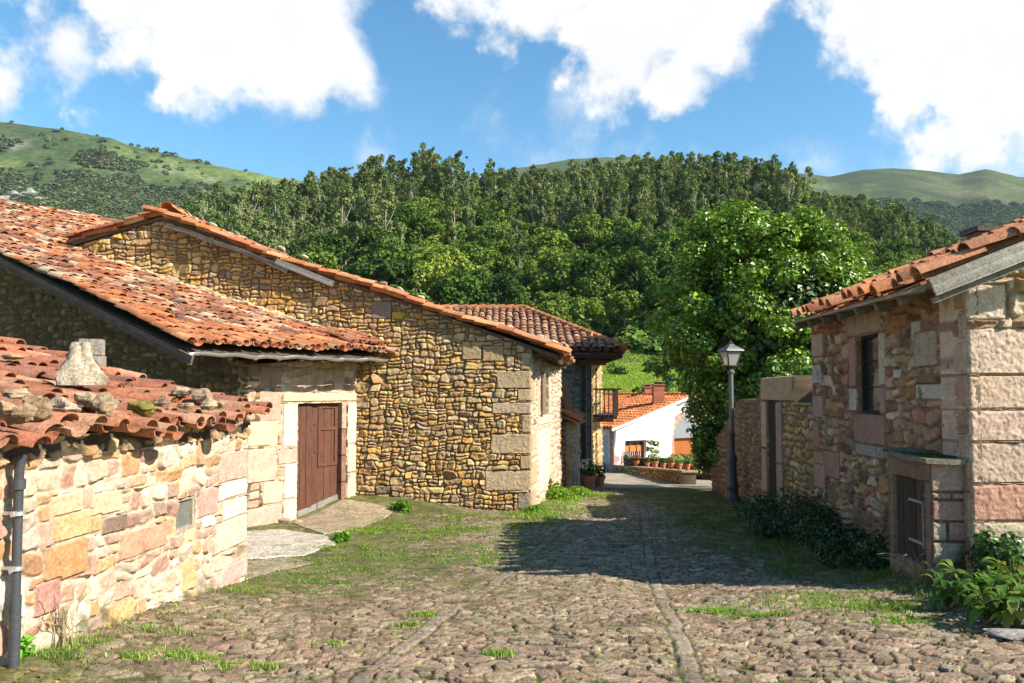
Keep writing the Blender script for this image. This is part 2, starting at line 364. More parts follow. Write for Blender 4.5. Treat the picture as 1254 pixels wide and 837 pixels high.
def stone_panel(mb, fr, poly, res, pal, stone=(.12, .4, .08, .22), D=.035, gap=.012, holes=(), fixed=(), seed=0, T=.35, mortar=(.30, .24, .17),
                moss=0., base=None, warp=.3, edge=.035, rough=.006, mvar=.3, fixtint=None):
    """a heightfield of rubble or dressed stone on the plane of fr, cut to poly; holes and fixed blocks are (u0,v0,u1,v1[,colour])"""
    us = [p[0] for p in poly]; vs = [p[1] for p in poly]; u0, u1, v0, v1 = min(us), max(us), min(vs), max(vs)
    rg = np.random.default_rng(seed+11)
    wmin, wmax, hmin, hmax = stone
    nx = int((u1-u0)/res)+1; ny = int((v1-v0)/res)+1
    U, V = np.meshgrid(np.linspace(u0, u1, nx+1), np.linspace(v0, v1, ny+1))
    mg = .4; lay = guillotine(u1-u0+2*mg, v1-v0+2*mg, wmin, wmax, hmin, hmax, rg)
    q = .006; IM = np.zeros((int((v1-v0+2*mg)/q)+2, int((u1-u0+2*mg)/q)+2), int)
    for i, (a, b, c, d) in enumerate(lay): IM[int(b/q):int((b+d)/q)+1, int(a/q):int((a+c)/q)+1] = i
    ws = (hmin+hmax)/2*warp; f = 1/(hmax*1.1)
    WU = U+vnoise(U, V, f, seed+1, 3)*ws*1.5; WV = V+vnoise(U, V, f, seed+2, 3)*ws*1.1
    lu = WU-u0+mg; lv = WV-v0+mg
    ii = np.clip((lv/q).astype(int), 0, IM.shape[0]-1); jj = np.clip((lu/q).astype(int), 0, IM.shape[1]-1)
    I = IM[ii, jj]; rc = lay[I]
    cu = rc[..., 0]+rc[..., 2]/2; cv = rc[..., 1]+rc[..., 3]/2; hw = rc[..., 2]/2; hh = rc[..., 3]/2
    n = len(lay); rr = rg.uniform(.25, .9, n)[I]*np.minimum(hw, hh)
    qx = np.abs(lu-cu)-hw+rr; qy = np.abs(lv-cv)-hh+rr
    sd = np.hypot(np.maximum(qx, 0), np.maximum(qy, 0))+np.minimum(np.maximum(qx, qy), 0)-rr
    g = gap*(.5+rg.random(n)[I])
    sd = -sd-g; m = ss(0, 1, np.clip(sd/edge, 0, 1)**.8)
    pal = np.array(PAL[pal] if isinstance(pal, str) else pal)
    pc = pal[rg.integers(0, len(pal), n)]*rg.uniform(.72, 1.15, n)[:, None]
    C = pc[I]; grain = vnoise(U, V, 9, seed+5, 3); fine = vnoise(U, V, 28, seed+6, 3)
    C = C*(1+mvar*.6*grain+mvar*.5*fine)[..., None]
    ta = rg.normal(0, .15, n)[I]; tb = rg.normal(0, .15, n)[I]; fac = vnoise(U, V, 7, seed+7, 2)
    H = m*D*rg.uniform(.45, 1., n)[I]+m*(ta*(lu-cu)+tb*(lv-cv))+rough*m*(fine+1.2*grain+1.0*np.abs(fac)*2)+rough*.7*(1-m)*fine
    mort = np.array(mortar)*(1+.25*fine)[..., None]
    C = mixa(mort, C, ss(.0, .5, m))
    for k, fx in enumerate(fixed):
        a, b, c, d = fx[:4]; fc = np.array(fx[4] if len(fx) > 4 and fx[4] is not None else pal[rg.integers(0, len(pal))])
        hgt = fx[5] if len(fx) > 5 else D*.8
        w1 = U+vnoise(U, V, 5, seed+31+k, 2)*.006; w2 = V+vnoise(U, V, 5, seed+41+k, 2)*.006; r_ = .012
        qx = np.abs(w1-(a+c)/2)-(c-a)/2+r_; qy = np.abs(w2-(b+d)/2)-(d-b)/2+r_
        s2 = -(np.hypot(np.maximum(qx, 0), np.maximum(qy, 0))+np.minimum(np.maximum(qx, qy), 0)-r_)
        mm = ss(.002, .014, s2); near = ss(-gap*1.2, 0, s2)
        H = H*(1-near)+near*(mm*hgt+mm*rough*.6*(fine+vnoise(U, V, 45, seed+51+k, 2)*.8)); 
        bc = fc*(1+.10*grain+.14*fine+.12*vnoise(U, V, 2.5, seed+61+k, 3))[..., None]
        C = mixa(C, mort, near*(1-mm)); C = mixa(C, bc, mm)
    H = H*ss(-.004, .022, np.minimum(U-u0, u1-U))
    if moss:
        bz = base(U) if callable(base) else (base if base is not None else v0)
        mk = ss(.1, .5, vnoise(U, V, 3.2, seed+8, 4)+moss*np.exp(-np.maximum(V-bz, 0)/.28)-.35)
        C = mixa(C, np.array((.065, .075, .022))*(1+.4*fine)[..., None], mk*.85)
        H = H+mk*.008*fine
    C = np.clip(C, .01, .85)
    K = inpoly((U[:-1, :-1]+U[1:, 1:])/2, (V[:-1, :-1]+V[1:, 1:])/2, poly)
    cuc = (U[:-1, :-1]+U[1:, 1:])/2; cvc = (V[:-1, :-1]+V[1:, 1:])/2
    for h_ in holes: K &= ~((cuc > h_[0]) & (cuc < h_[2]) & (cvc > h_[1]) & (cvc < h_[3]))
    o = np.array(fr.o); uu = np.array(fr.u); nn = np.array(fr.n)
    P = o+U[..., None]*uu+H[..., None]*nn; P[..., 2] += V
    idx = np.arange(P.shape[0]*P.shape[1]).reshape(P.shape[:2])
    a, b, c, d = idx[:-1, :-1], idx[:-1, 1:], idx[1:, 1:], idx[1:, :-1]
    Fq = np.stack([a[K], b[K], c[K], d[K]], 1)
    Kp = np.pad(K, 1); E = []
    lo = K & ~Kp[:-2, 1:-1]; E.append(np.stack([b[lo], a[lo]], 1))
    hi = K & ~Kp[2:, 1:-1]; E.append(np.stack([d[hi], c[hi]], 1))
    lf = K & ~Kp[1:-1, :-2]; E.append(np.stack([a[lf], d[lf]], 1))
    rt = K & ~Kp[1:-1, 2:]; E.append(np.stack([c[rt], b[rt]], 1))
    E = np.concatenate(E); N = P.shape[0]*P.shape[1]
    used = np.unique(E); mp = np.zeros(N, int); mp[used] = np.arange(len(used))+N
    PB = (o+U[..., None]*uu-T*nn); PB[..., 2] += V; PB = PB.reshape(-1, 3)[used]
    Pf = P.reshape(-1, 3); Cf = C.reshape(-1, 3)
    Fs = np.stack([E[:, 0], E[:, 1], mp[E[:, 1]], mp[E[:, 0]]], 1)
    allv = np.concatenate([Pf, PB]); allc = np.concatenate([Cf, Cf[used]]); allf = np.concatenate([Fq, Fs])
    keep = np.unique(allf); rm = np.zeros(len(allv), int); rm[keep] = np.arange(len(keep))
    mb.add(allv[keep], rm[allf], allc[keep])
def blk(fr, x0, y0, x1, y1, c=None, h=.03, ext=0):
    """a dressed block given by its corners in the photo, on the plane of fr"""
    a = fr.uv(x0, (y0+y1)/2); b = fr.uv(x1, (y0+y1)/2); t = fr.uv((x0+x1)/2, y0); d = fr.uv((x0+x1)/2, y1)
    return (min(a[0], b[0]), d[1], max(a[0], b[0])+ext, t[1], c, h)

# ------------------------------------------------------------------ barrel tiles
TP = dict(
    old=[(.44, .165, .075), (.36, .14, .075), (.50, .21, .095), (.28, .12, .075), (.54, .28, .15), (.62, .44, .29), (.40, .20, .12), (.48, .18, .07), (.24, .13, .09), (.58, .36, .22)],
    orange=[(.54, .20, .075), (.50, .18, .075), (.46, .20, .10), (.56, .26, .12)],
    shed=[(.40, .15, .075), (.34, .13, .07), (.44, .19, .10), (.28, .12, .08), (.46, .25, .15), (.38, .19, .11)],
    brown=[(.34, .17, .09), (.28, .13, .08), (.40, .22, .12), (.24, .12, .08), (.45, .28, .16)],
    new=[(.60, .19, .06), (.56, .17, .05), (.62, .23, .09)],
)
def tiles(mb, O, e, s, W, L, pal='old', sp=.19, ex=.27, keep=None, seed=0, jit=1., r=.088, colf=None, sag=None, seg=6, flat=.82, pin=0., pdrop=0.):
    O = np.array(O, float); e = np.array(Vector(e).normalized()); s = np.array(Vector(s).normalized()); n = np.cross(e, s); n = n if n[2] > 0 else -n
    rg = np.random.default_rng(seed); nc = int(W/sp)+1; nr = int(L/ex)+1; pal = np.array(TP[pal])
    th = np.linspace(0, math.pi, seg+1); Lt = ex*1.32; tk = .014
    def ring(rad, sv, up, lift): return np.stack([-rad*np.cos(th), np.full(seg+1, sv), up*rad*np.sin(th)*flat+lift], 1)
    def template(up):
        # low end is wide and lies over the narrow high end of the tile below it
        ro, rh = (r, r*.86) if up > 0 else (r*.9, r)
        return np.concatenate([ring(ro, 0, up, .030), ring(rh, Lt, up, .0), ring(ro-tk, 0, up, .030), ring(rh-tk, Lt, up, .0)])
    k = seg+1; fs = []
    for i in range(seg):
        fs += [(i, i+1, k+i+1, k+i), (2*k+i+1, 2*k+i, 3*k+i, 3*k+i+1), (i+1, i, 2*k+i, 2*k+i+1), (k+i, k+i+1, 3*k+i+1, 3*k+i)]
    fs += [(0, k, 3*k, 2*k), (seg, 2*k+seg, 3*k+seg, k+seg)]
    fs = np.array(fs)
    for up in (1, -1):
        T0 = template(up); I, J = np.meshgrid(np.arange(nc + (0 if up > 0 else -1)), np.arange(nr)); I = I.ravel(); J = J.ravel()
        cx = I*sp+(0 if up > 0 else sp/2)+rg.normal(0, .010*jit, len(I)); cs = J*ex+rg.normal(0, .016*jit, len(I))+np.random.default_rng(seed+5).normal(0, .03*jit, nc+2)[I]
        cs = cs+(pin if up < 0 else 0)
        yaw = rg.normal(0, .035*jit, len(I)); lift = rg.normal(0, .007*jit, len(I))+(.055 if up > 0 else .07-pdrop)+rg.normal(0, .006*jit, nc+2)[I]; pit = rg.normal(0, .018*jit, len(I))
        px_, ps_ = cx, cs+Lt/2
        if keep is not None:
            PP = O+px_[:, None]*e+ps_[:, None]*s; kk = keep(PP, px_, ps_)
            I, J, cx, cs, yaw, lift, pit = [q_[kk] for q_ in (I, J, cx, cs, yaw, lift, pit)]
        if not len(I): continue
        x = T0[None, :, 0]; y = T0[None, :, 1]-Lt/2; z = T0[None, :, 2]
        X = x*np.cos(yaw)[:, None]-y*np.sin(yaw)[:, None]+cx[:, None]; Y = x*np.sin(yaw)[:, None]+y*np.cos(yaw)[:, None]+cs[:, None]+Lt/2
        Z = z+y*pit[:, None]+lift[:, None]
        P = O+X[..., None]*e+Y[..., None]*s+Z[..., None]*n
        if sag is not None: P[..., 2] += sag(X, Y)
        c = pal[rg.integers(0, len(pal), len(I))]*rg.uniform(.75, 1.15, len(I))[:, None]
        if colf is not None: c = colf(c, cx, cs, rg)
        C = np.repeat(c[:, None, :], T0.shape[0], 1)
        FF = fs[None]+(np.arange(len(I))*T0.shape[0])[:, None, None]
        mb.add(P.reshape(-1, 3), FF.reshape(-1, 4), C.reshape(-1, 3))

# ------------------------------------------------------------------ leaves and grass
def leaves(mb, P, N, size, col, rg, fold=.25, asp=.7, cvar=.25, tipdark=0):
    """kite-shaped folded leaves at points P facing N"""
    n = len(P); N = N/np.maximum(np.linalg.norm(N, axis=1, keepdims=True), 1e-6)
    t = rg.normal(0, 1, (n, 3)); t -= (t*N).sum(1, keepdims=True)*N; t /= np.linalg.norm(t, axis=1, keepdims=True); b = np.cross(N, t)
    sz = (size*rg.uniform(.6, 1.25, n))[:, None]
    v = np.stack([P-t*sz*.5, P+b*sz*asp*.5+N*sz*fold*.4-t*sz*.05, P+t*sz*.55-N*sz*.12, P-b*sz*asp*.5+N*sz*fold*.4-t*sz*.05], 1).reshape(-1, 3)
    k = np.arange(n)*4; f = np.concatenate([np.stack([k, k+1, k+2], 1), np.stack([k, k+2, k+3], 1)])
    c = np.asarray(col, float); c = np.tile(c, (n, 1)) if c.ndim == 1 else c
    c = c*np.exp(rg.normal(0, cvar, n))[:, None]*(1+rg.normal(0, .10, (n, 3)))
    mb.add(v, f, np.repeat(np.clip(c, .004, .9), 4, 0))
def cards(mb, P, N, size, col, rg, cvar=.25):
    leaves(mb, P, N, size, col, rg, .3, .95, cvar*.6)
def sphere_pts(n, rg):
    d = rg.normal(0, 1, (n, 3)); return d/np.linalg.norm(d, axis=1, keepdims=True)
def clumps(centres, radii, per, rg, up=.5, squash=.8):
    """points and facings on the shells of many leaf clumps"""
    Ps, Ns = [], []
    for c, r_, k in zip(centres, radii, per):
        d = sphere_pts(k, rg); rad = r_*rg.uniform(.55, 1.05, (k, 1)); P = np.array(c)+d*rad*np.array([1, 1, squash])
        N = d+np.array([0, 0, up])+rg.normal(0, .5, (k, 3)); Ps.append(P); Ns.append(N)
    return np.concatenate(Ps), np.concatenate(Ns)
def blades(mb, P, h, wd, col, rg, lean=.5, cvar=.25):
    n = len(P); a = rg.uniform(0, 2*math.pi, n); d = np.stack([np.cos(a), np.sin(a), np.zeros(n)], 1); pd = np.stack([-np.sin(a), np.cos(a), np.zeros(n)], 1)
    hh = (h*rg.uniform(.5, 1.3, n))[:, None]; l = (rg.uniform(.1, 1, n)*lean)[:, None]*hh; ww = wd*rg.uniform(.6, 1.4, n)[:, None]/2
    z = np.array([0, 0, 1.]); mid = P+z*hh*.6+d*l*.4; tip = P+z*hh*(1-.3*lean)+d*l*1.2
    v = np.stack([P-pd*ww, P+pd*ww, mid+pd*ww*.8, mid-pd*ww*.8, tip], 1).reshape(-1, 3); k = np.arange(n)*5
    c = np.asarray(col, float); c = np.tile(c, (n, 1)) if c.ndim == 1 else c
    c = c*np.exp(rg.normal(0, cvar, n))[:, None]*(1+rg.normal(0, .12, (n, 3)))
    c = np.repeat(np.clip(c, .005, .9), 5, 0); base = mb.n
    mb.add(v, np.stack([k, k+1, k+2, k+3], 1), c); mb.f.setdefault(3, []).append(np.stack([k+3, k+2, k+4], 1)+base)
def rock(mb, c, d, rg, col=(.3, .27, .22), rot=0, n=12, amp=.22):
    th = np.linspace(0, math.pi, n); ph = np.linspace(0, 2*math.pi, 2*n+1)[:-1]; T_, Ph = np.meshgrid(th, ph, indexing='ij')
    D_ = np.stack([np.sin(T_)*np.cos(Ph), np.sin(T_)*np.sin(Ph), np.cos(T_)], -1)
    r_ = 1+0*T_
    for k in range(15):
        a = rg.normal(0, 1, 3); a /= np.linalg.norm(a); r_ = np.minimum(r_, rg.uniform(.52, .92)/np.maximum((D_*a).sum(-1), .05))
    q_ = rg.uniform(0, 6, 3); r_ = r_*(1+amp*.25*np.sin(D_[..., 0]*5+q_[0])*np.sin(D_[..., 1]*6+q_[1])+amp*.15*np.sin(D_[..., 2]*11+q_[2]))
    P = D_*r_[..., None]*np.array(d)/2; cr, sr = math.cos(rot), math.sin(rot)
    P = np.stack([P[..., 0]*cr-P[..., 1]*sr, P[..., 0]*sr+P[..., 1]*cr, P[..., 2]], -1)+np.array(c)
    m_ = 2*n; idx = np.arange(n*m_).reshape(n, m_); a_ = idx[:-1]; b_ = idx[1:]
    f = np.stack([a_, b_, np.roll(b_, -1, 1), np.roll(a_, -1, 1)], -1).reshape(-1, 4)
    cc = np.array(col)*(1+.18*np.sin(D_[..., :1]*7+q_[0])*np.sin(D_[..., 2:3]*9+q_[1])); mb.add(P.reshape(-1, 3), f, np.tile(cc.reshape(-1, 1), 1) if cc.shape[-1] == 1 else cc.reshape(-1, 3))
# ================================================================== GROUND
def sheet(name, xs, ys, mat, colf, dz=0, structure=True, zf=gz):
    X, Y = np.meshgrid(xs, ys); Z = zf(X, Y)+dz
    mb = MB(); idx = np.arange(X.size).reshape(X.shape)
    f = np.stack([idx[:-1, :-1], idx[:-1, 1:], idx[1:, 1:], idx[1:, :-1]], -1).reshape(-1, 4)
    mb.add(np.stack([X, Y, Z], -1).reshape(-1, 3), f, colf(X, Y, Z).reshape(-1, 3)); o = mb.build(name, mat, smooth=True)
    if structure: o['kind'] = 'structure'
    return o
def voron(X, Y, cell, seed, asp=1.):
    rg = np.random.default_rng(seed); N = 512; JX = rg.uniform(.02, .98, (N, N)); JY = rg.uniform(.02, .98, (N, N)); ID = rg.random((N, N, 4))
    x = X/cell+200; y = Y/(cell*asp)+200; xi = np.floor(x).astype(int); yi = np.floor(y).astype(int)
    f1 = np.full(x.shape, 9.); f2 = f1.copy(); bi = np.zeros(x.shape, int); bx = np.zeros(x.shape); by = np.zeros(x.shape)
    for dy in (-1, 0, 1):
        for dx in (-1, 0, 1):
            a = (yi+dy) % N; b = (xi+dx) % N; px = xi+dx+JX[a, b]; py = yi+dy+JY[a, b]
            d = np.hypot(x-px, y-py); cl = d < f1
            f2 = np.where(cl, f1, np.minimum(f2, d)); f1 = np.where(cl, d, f1); bi = np.where(cl, a*N+b, bi); bx = np.where(cl, x-px, bx); by = np.where(cl, y-py, by)
    return f1, f2, ID.reshape(-1, 4)[bi], bx, by
L1 = [gpt(440, 836), gpt(520, 772), gpt(640, 686), gpt(700, 640)]
L2 = [gpt(850, 836), gpt(825, 762), gpt(800, 705), gpt(790, 640), gpt(785, 612)]
def linedist(X, Y, pts):
    best = np.full(X.shape, 99.); al = np.zeros(X.shape); acc = 0
    for p, q in zip(pts[:-1], pts[1:]):
        dx, dy = q.x-p.x, q.y-p.y; L = math.hypot(dx, dy); t = np.clip(((X-p.x)*dx+(Y-p.y)*dy)/L/L, -.4 if acc == 0 else 0, 1)
        d = ((X-p.x)*(-dy)+(Y-p.y)*dx)/L; dd = np.hypot(X-p.x-t*dx, Y-p.y-t*dy)*np.sign(d); k = np.abs(dd) < np.abs(best)
        best = np.where(k, dd, best); al = np.where(k, acc+t*L, al); acc += L
    return best, al
PADS = []
def moss_mask(X, Y):
    """where earth and moss cover the stones: by the walls, in the yard before the barn, on the right bank"""
    m = .5*vnoise(X, Y, .45, 21, 4)+.5*vnoise(X, Y, 2.1, 22, 4)+.17
    left = ss(1.0, -1.6, X+.10*(Y-8))*ss(5.6, 8.6, Y)*.72
    wall = np.exp(-np.maximum(X+3.05-.08*(Y-4.4), 0)/.35)*.6*(Y < 8)
    gab = np.exp(-np.abs(Y-13.9)/.9)*.55*(X < 1.2)
    right = ss(2.0, 3.8, X)*ss(6.3, 8.2, Y)*1.0+ss(3.6, 4.6, X-.25*(6-Y))*.5*(Y < 7)
    far = ss(13, 18, Y)*.25
    return m+left+wall+gab+right+far
ys = [2.2]
while ys[-1] < 36: ys.append(ys[-1]*1.0034)
ys = np.array(ys); aa = np.linspace(-1.05, 1.05, 980)
A, Y = np.meshgrid(aa, ys); X = A*Y
f1, f2, ID, bx, by = voron(X+.05*vnoise(X, Y, 3, 61, 2), Y+.05*vnoise(X, Y, 3, 62, 2), .142, 71, .70)
g_, g2_, ID2, bx2, by2 = voron(X+.04*vnoise(X, Y, 4, 63, 2), Y+.04*vnoise(X, Y, 4, 64, 2), .115, 72, .75)
small = vnoise(X, Y, .8, 65, 2) > .12
f1 = np.where(small, g_, f1); f2 = np.where(small, g2_, f2); ID = np.where(small[..., None], ID2, ID); bx = np.where(small, bx2, bx); by = np.where(small, by2, by)
m = ss(.06, .15, f2-f1+.07*vnoise(X, Y, 18, 66, 3)); H = m*(.006+.015*ID[..., 0])+m*(bx*(ID[..., 1]-.5)+by*(ID[..., 2]-.5))*.040
fine = vnoise(X, Y, 38, 67, 3); mid = vnoise(X, Y, 10, 68, 3)
H += (fine*.0026+mid*.0045+vnoise(X, Y, 21, 166, 2)*.003)*(.5+m*.5)
pal = np.array([(.32, .24, .175), (.28, .205, .155), (.35, .27, .195), (.24, .175, .13), (.33, .22, .165), (.32, .265, .195), (.40, .31, .225)])
C = pal[(ID[..., 3]*len(pal)).astype(int) % len(pal)]*np.array((.98, .96, .90))*(.68+.48*ID[..., 1:2])*(1+.22*mid+.28*fine)[..., None]
for ln, hw in ((L1, .070), (L2, .068)):
    d, al = linedist(X, Y, ln); d = d+.03*vnoise(X, Y, 5, 80, 3); al = al+.09*np.sin(al*5.1)+.012*vnoise(X, Y, 9, 86, 2); ln_ = .30; k = np.floor(al/ln_); fr_ = al/ln_-k
    e_ = np.minimum(np.minimum(fr_, 1-fr_)*ln_, hw-np.abs(d)); ins = ss(0, .03, e_); nearl = ss(-.02, .01, hw-np.abs(d))*ss(-.55, -.25, vnoise(X, Y, 1.7, 87, 2))
    H = H*(1-nearl)+nearl*(ins*(.012+.012*np.sin(k*7.3)**2)+fine*.004*ins+.006*mid); cc = np.array((.285, .225, .17))*(.78+.35*np.sin(k*12.9898)**2+.18*mid+.25*fine)[..., None]
    m = m*(1-nearl)+nearl*ins; C = mixa(C, cc, nearl)
dirt = np.array((.060, .042, .026))*(1+.45*fine+.3*mid)[..., None]
mossc = mixa(np.array((.075, .085, .020))*np.ones(X.shape+(1,)), np.array((.15, .15, .05))*np.ones(X.shape+(1,)), ss(-.5, .5, vnoise(X, Y, 6, 69, 2)))*(1+.5*fine)[..., None]
mk = moss_mask(X, Y); jc = mixa(dirt, mossc, ss(-.05, .35, mk+.8*vnoise(X, Y, 5, 81, 3)))
C = mixa(jc, C, ss(.15, .7, m)); cover = ss(.18, .85, mk+.35*fine+.25*vnoise(X, Y, 7, 82, 3)-.35*m*ID[..., 0])
H = H*(1-cover*.55)+cover*(.012+.010*vnoise(X, Y, 16, 83, 3)); C = mixa(C, mixa(dirt*1.05, mossc, ss(.3, 1.0, mk)), cover*.92)
# the lane further down is smooth pale concrete
conc = ss(20.5, 21.5, Y+.4*vnoise(X, Y, 1, 84, 2))*ss(0.2, 1.0, X)
cc = np.array((.34, .29, .235))*(1+.15*fine+.25*vnoise(X, Y, 1.2, 85, 3))[..., None]; H = H*(1-conc)+.02*conc; C = mixa(C, cc, conc)
Z = gz(X, Y)+H-.01; mb = MB(); idx = np.arange(X.size).reshape(X.shape)
mb.add(np.stack([X, Y, Z], -1).reshape(-1, 3), np.stack([idx[:-1, :-1], idx[:-1, 1:], idx[1:, 1:], idx[1:, :-1]], -1).reshape(-1, 4), np.clip(C, .01, .8).reshape(-1, 3))
tag(mb.build('cobbled_street', M['cobble'], smooth=True), kind='structure')
sheet('ground', np.linspace(-70, 110, 260), np.concatenate([np.linspace(-40, 2, 30), np.linspace(2.5, 40, 60), np.linspace(41, 92, 60)]), M['earth'],
      lambda X, Y, Z: mixa(mixa(np.array((.12, .16, .035))*np.ones(X.shape+(1,)), np.array((.19, .24, .05))*np.ones(X.shape+(1,)), ss(-.4, .6, vnoise(X, Y, .12, 41, 4))+0*X), np.array((.26, .20, .13))*np.ones(X.shape+(1,)), ss(.25, .6, vnoise(X, Y, .3, 43, 3))*.5), dz=-.06)
def hillcol(X, Y, Z):
    a = X/Y; px = HX+F*a; o = np.ones(X.shape+(1,))
    wood = np.array((.045, .065, .022))*o; mead = np.array((.125, .165, .045))*o; brown = np.array((.13, .115, .065))*o; rockc = np.array((.34, .30, .25))*o; dk = np.array((.055, .085, .03))*o
    n = vnoise(X, Y, .006, 51, 5, .6); n2 = vnoise(X, Y, .02, 52, 4)
    c = mixa(dk, mead, ss(-.15, .45, n+.35*n2)); c = mixa(c, brown, ss(.15, .5, vnoise(X, Y, .009, 53, 4)+.25*n2)*.5)
    elev = Z/Y; sk = (HY-np.interp(px, [p[0] for p in SKYF], [p[1] for p in SKYF]))/F; rel = elev/np.maximum(sk, .05)
    band = np.exp(-((rel-.93+.05*vnoise(X, Y, .004, 54, 2))/.022)**2)*ss(.0, .35, vnoise(X, Y, .018, 55, 4))
    c = mixa(c, rockc, band*.4)
    lowf = ss(.90, .82, rel+.06*n2)*(px > 560); c = mixa(c, dk*.8, lowf)
    lowl = ss(.66, .5, rel+.12*n2)*(px <= 560); c = mixa(c, dk, lowl*.8)
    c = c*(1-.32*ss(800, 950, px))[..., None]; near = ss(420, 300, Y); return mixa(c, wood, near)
ya = np.concatenate([np.linspace(89, 260, 70), np.linspace(266, 600, 60), np.linspace(612, 2300, 150)])
A, Y = np.meshgrid(np.linspace(-1.9, 1.9, 520), ya); X = A*Y; Z = hill_z(X, Y); Z[0] -= 1.5; mb = MB(); idx = np.arange(X.size).reshape(X.shape)
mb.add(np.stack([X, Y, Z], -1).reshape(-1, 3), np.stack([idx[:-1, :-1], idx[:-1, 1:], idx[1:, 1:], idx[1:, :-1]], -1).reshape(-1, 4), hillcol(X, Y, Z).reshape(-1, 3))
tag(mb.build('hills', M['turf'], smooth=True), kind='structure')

# pads of concrete and slabs before the barn door
def pad(name, pts, col, th=.07, top=.03, label=None):
    g = [gpt(*p) for p in pts]; mb = MB(); n = 40; cx = sum(p.x for p in g)/len(g); cy = sum(p.y for p in g)/len(g)
    per = []
    for i in range(len(g)):
        a, b = g[i], g[(i+1) % len(g)]
        for k in range(6): per.append(a.lerp(b, k/6))
    rings = []; rg = np.random.default_rng(len(pts)+int(pts[0][0])); jr = rg.normal(0, .012, len(per))
    for q_ in (1., .97, .8, .5, .2): rings.append([(cx+(p.x-cx)*q_*(1+jr[i]), cy+(p.y-cy)*q_*(1+jr[i]), float(gz(cx+(p.x-cx)*q_, cy+(p.y-cy)*q_))+top-(.05 if q_ == 1. else 0)) for i, p in enumerate(per)])
    v = [p for r_ in rings for p in r_]+[(cx, cy, float(gz(cx, cy))+top)]; m_ = len(per); f = []
    for r_ in range(4):
        for i in range(m_): j = (i+1) % m_; f.append((r_*m_+i, r_*m_+j, (r_+1)*m_+j, (r_+1)*m_+i))
    for i in range(m_): f.append((4*m_+i, 4*m_+(i+1) % m_, 5*m_))
    mb.add(v, f, col); o = mb.build(name, M['slab'], smooth=False); o['kind'] = 'structure'; return o
pad('path', [(300, 652), (345, 650), (400, 658), (412, 668), (372, 682), (300, 687)], (.50, .44, .36), top=.025)
pad('path', [(352, 640), (420, 612), (470, 620), (482, 628), (440, 648), (395, 656)], (.34, .27, .18), top=.02)
pad('path', [(285, 690), (352, 684), (385, 690), (340, 700), (300, 712)], (.32, .27, .18), top=.015)

# ================================================================== MIDDLE HOUSE (gable towards us)
GY = 14.4
GX = pray(650, 500).x*GY
frG = Frame((GX, GY, 0), (1, 0)); frG.o = Vector((0, GY, 0))
t_ = (.188, .982); frS = Frame((GX, GY, 0), t_)
house = empty('gabled_stone_house', (GX, GY, -2.3)); tag(house, 'long ochre rubble house whose low gable wall faces the street, with dressed corner stones', 'house')
inv = Matrix.Translation(-house.location)
def child(mb, name, mat, par, **k):
    """part built in world coordinates, stored relative to its parent"""
    q = par
    while q.parent is not None: q = q.parent
    loc = q.location
    o = mb.build(name, mat, par, loc=tuple(loc), **k); return o
def uvG(px, py): return frG.uv(px, py)
EY = GY-.16                                       # verge edge in front of the gable
rid = at(195, 262, EY); eav = at(690, 433, EY); slope = (rid.z-eav.z)/(eav.x-rid.x)
zroof = lambda x: eav.z+(eav.x-x)*slope
le = at(122, 284, EY)
gp = [(GX+.008, -2.75), (GX+.008, zroof(GX)-.08), (rid.x, zroof(rid.x)-.10), (le.x-.5, rid.z-(rid.z-le.z)/(rid.x-le.x)*(rid.x-le.x+.5)-.10), (le.x-.5, -2.75)]
bl = [(.46, .34, .20), (.42, .31, .18), (.48, .35, .22)]
fx = [blk(frG, 638, 432, 650, 453, bl[0], ext=.01), blk(frG, 608, 454, 650, 476, bl[1], ext=.01), blk(frG, 634, 477, 650, 491, bl[0], ext=.01), blk(frG, 603, 493, 650, 507, bl[2], ext=.01),
      blk(frG, 638, 508, 650, 530, bl[1], ext=.01), blk(frG, 601, 532, 650, 556, bl[0], ext=.01), blk(frG, 637, 558, 650, 575, bl[1], ext=.01), blk(frG, 594, 577, 650, 601, bl[2], ext=.01), blk(frG, 634, 603, 650, 624, (.30, .23, .17), ext=.01),
      blk(frG, 566, 424, 589, 441, (.36, .26, .14), .04), blk(frG, 591, 423, 617, 443, (.38, .25, .13), .04), blk(frG, 455, 369, 480, 391, (.24, .18, .13), .04), blk(frG, 480, 382, 494, 392, (.50, .29, .05), .04)]
mb = MB(); stone_panel(mb, frG, gp, .0155, 'ochre', (.08, .42, .055, .19), D=.040, gap=.006, fixed=fx, seed=3, moss=.1, base=-2.2, mortar=(.17, .115, .06), warp=.42, edge=.018, rough=.011)
# street side wall
su = lambda px, py: frS.uv(px, py)
SL = su(687, 500)[0]; zt = zroof(GX)-.10
win = (su(660.5, 480)[0], su(664, 508)[1], su(671.5, 480)[0], su(664, 456)[1])
fs_ = [(win[0]-.28, win[1]-.02, win[0]-.01, win[3]+.02, (.48, .36, .24)), (win[2]+.01, win[1]-.02, win[2]+.28, win[3]+.02, (.50, .40, .28)), (win[0]-.3, win[1]-.22, win[2]+.35, win[1]-.025, (.58, .48, .36)),
       (-.03, zt-.55, .5, zt-.28, bl[0]), (-.03, zt-1.05, .35, zt-.6, bl[1]), (-.03, -1.1, .5, -.75, bl[2]), (-.03, -1.75, .6, -1.3, bl[0]), (-.03, -2.3, .45, -1.85, bl[1]), (win[0]-.2, -2.0, win[2]+.2, -.75, (.62, .52, .40), .02)]
stone_panel(mb, frS, [(-.008, -2.9), (-.008, zt), (SL, zt), (SL, -2.9)], .022, 'cream', (.14, .36, .08, .2), D=.035, holes=[win], fixed=fs_, seed=5, T=.35, mortar=(.52, .44, .32), moss=.3, base=-2.3)
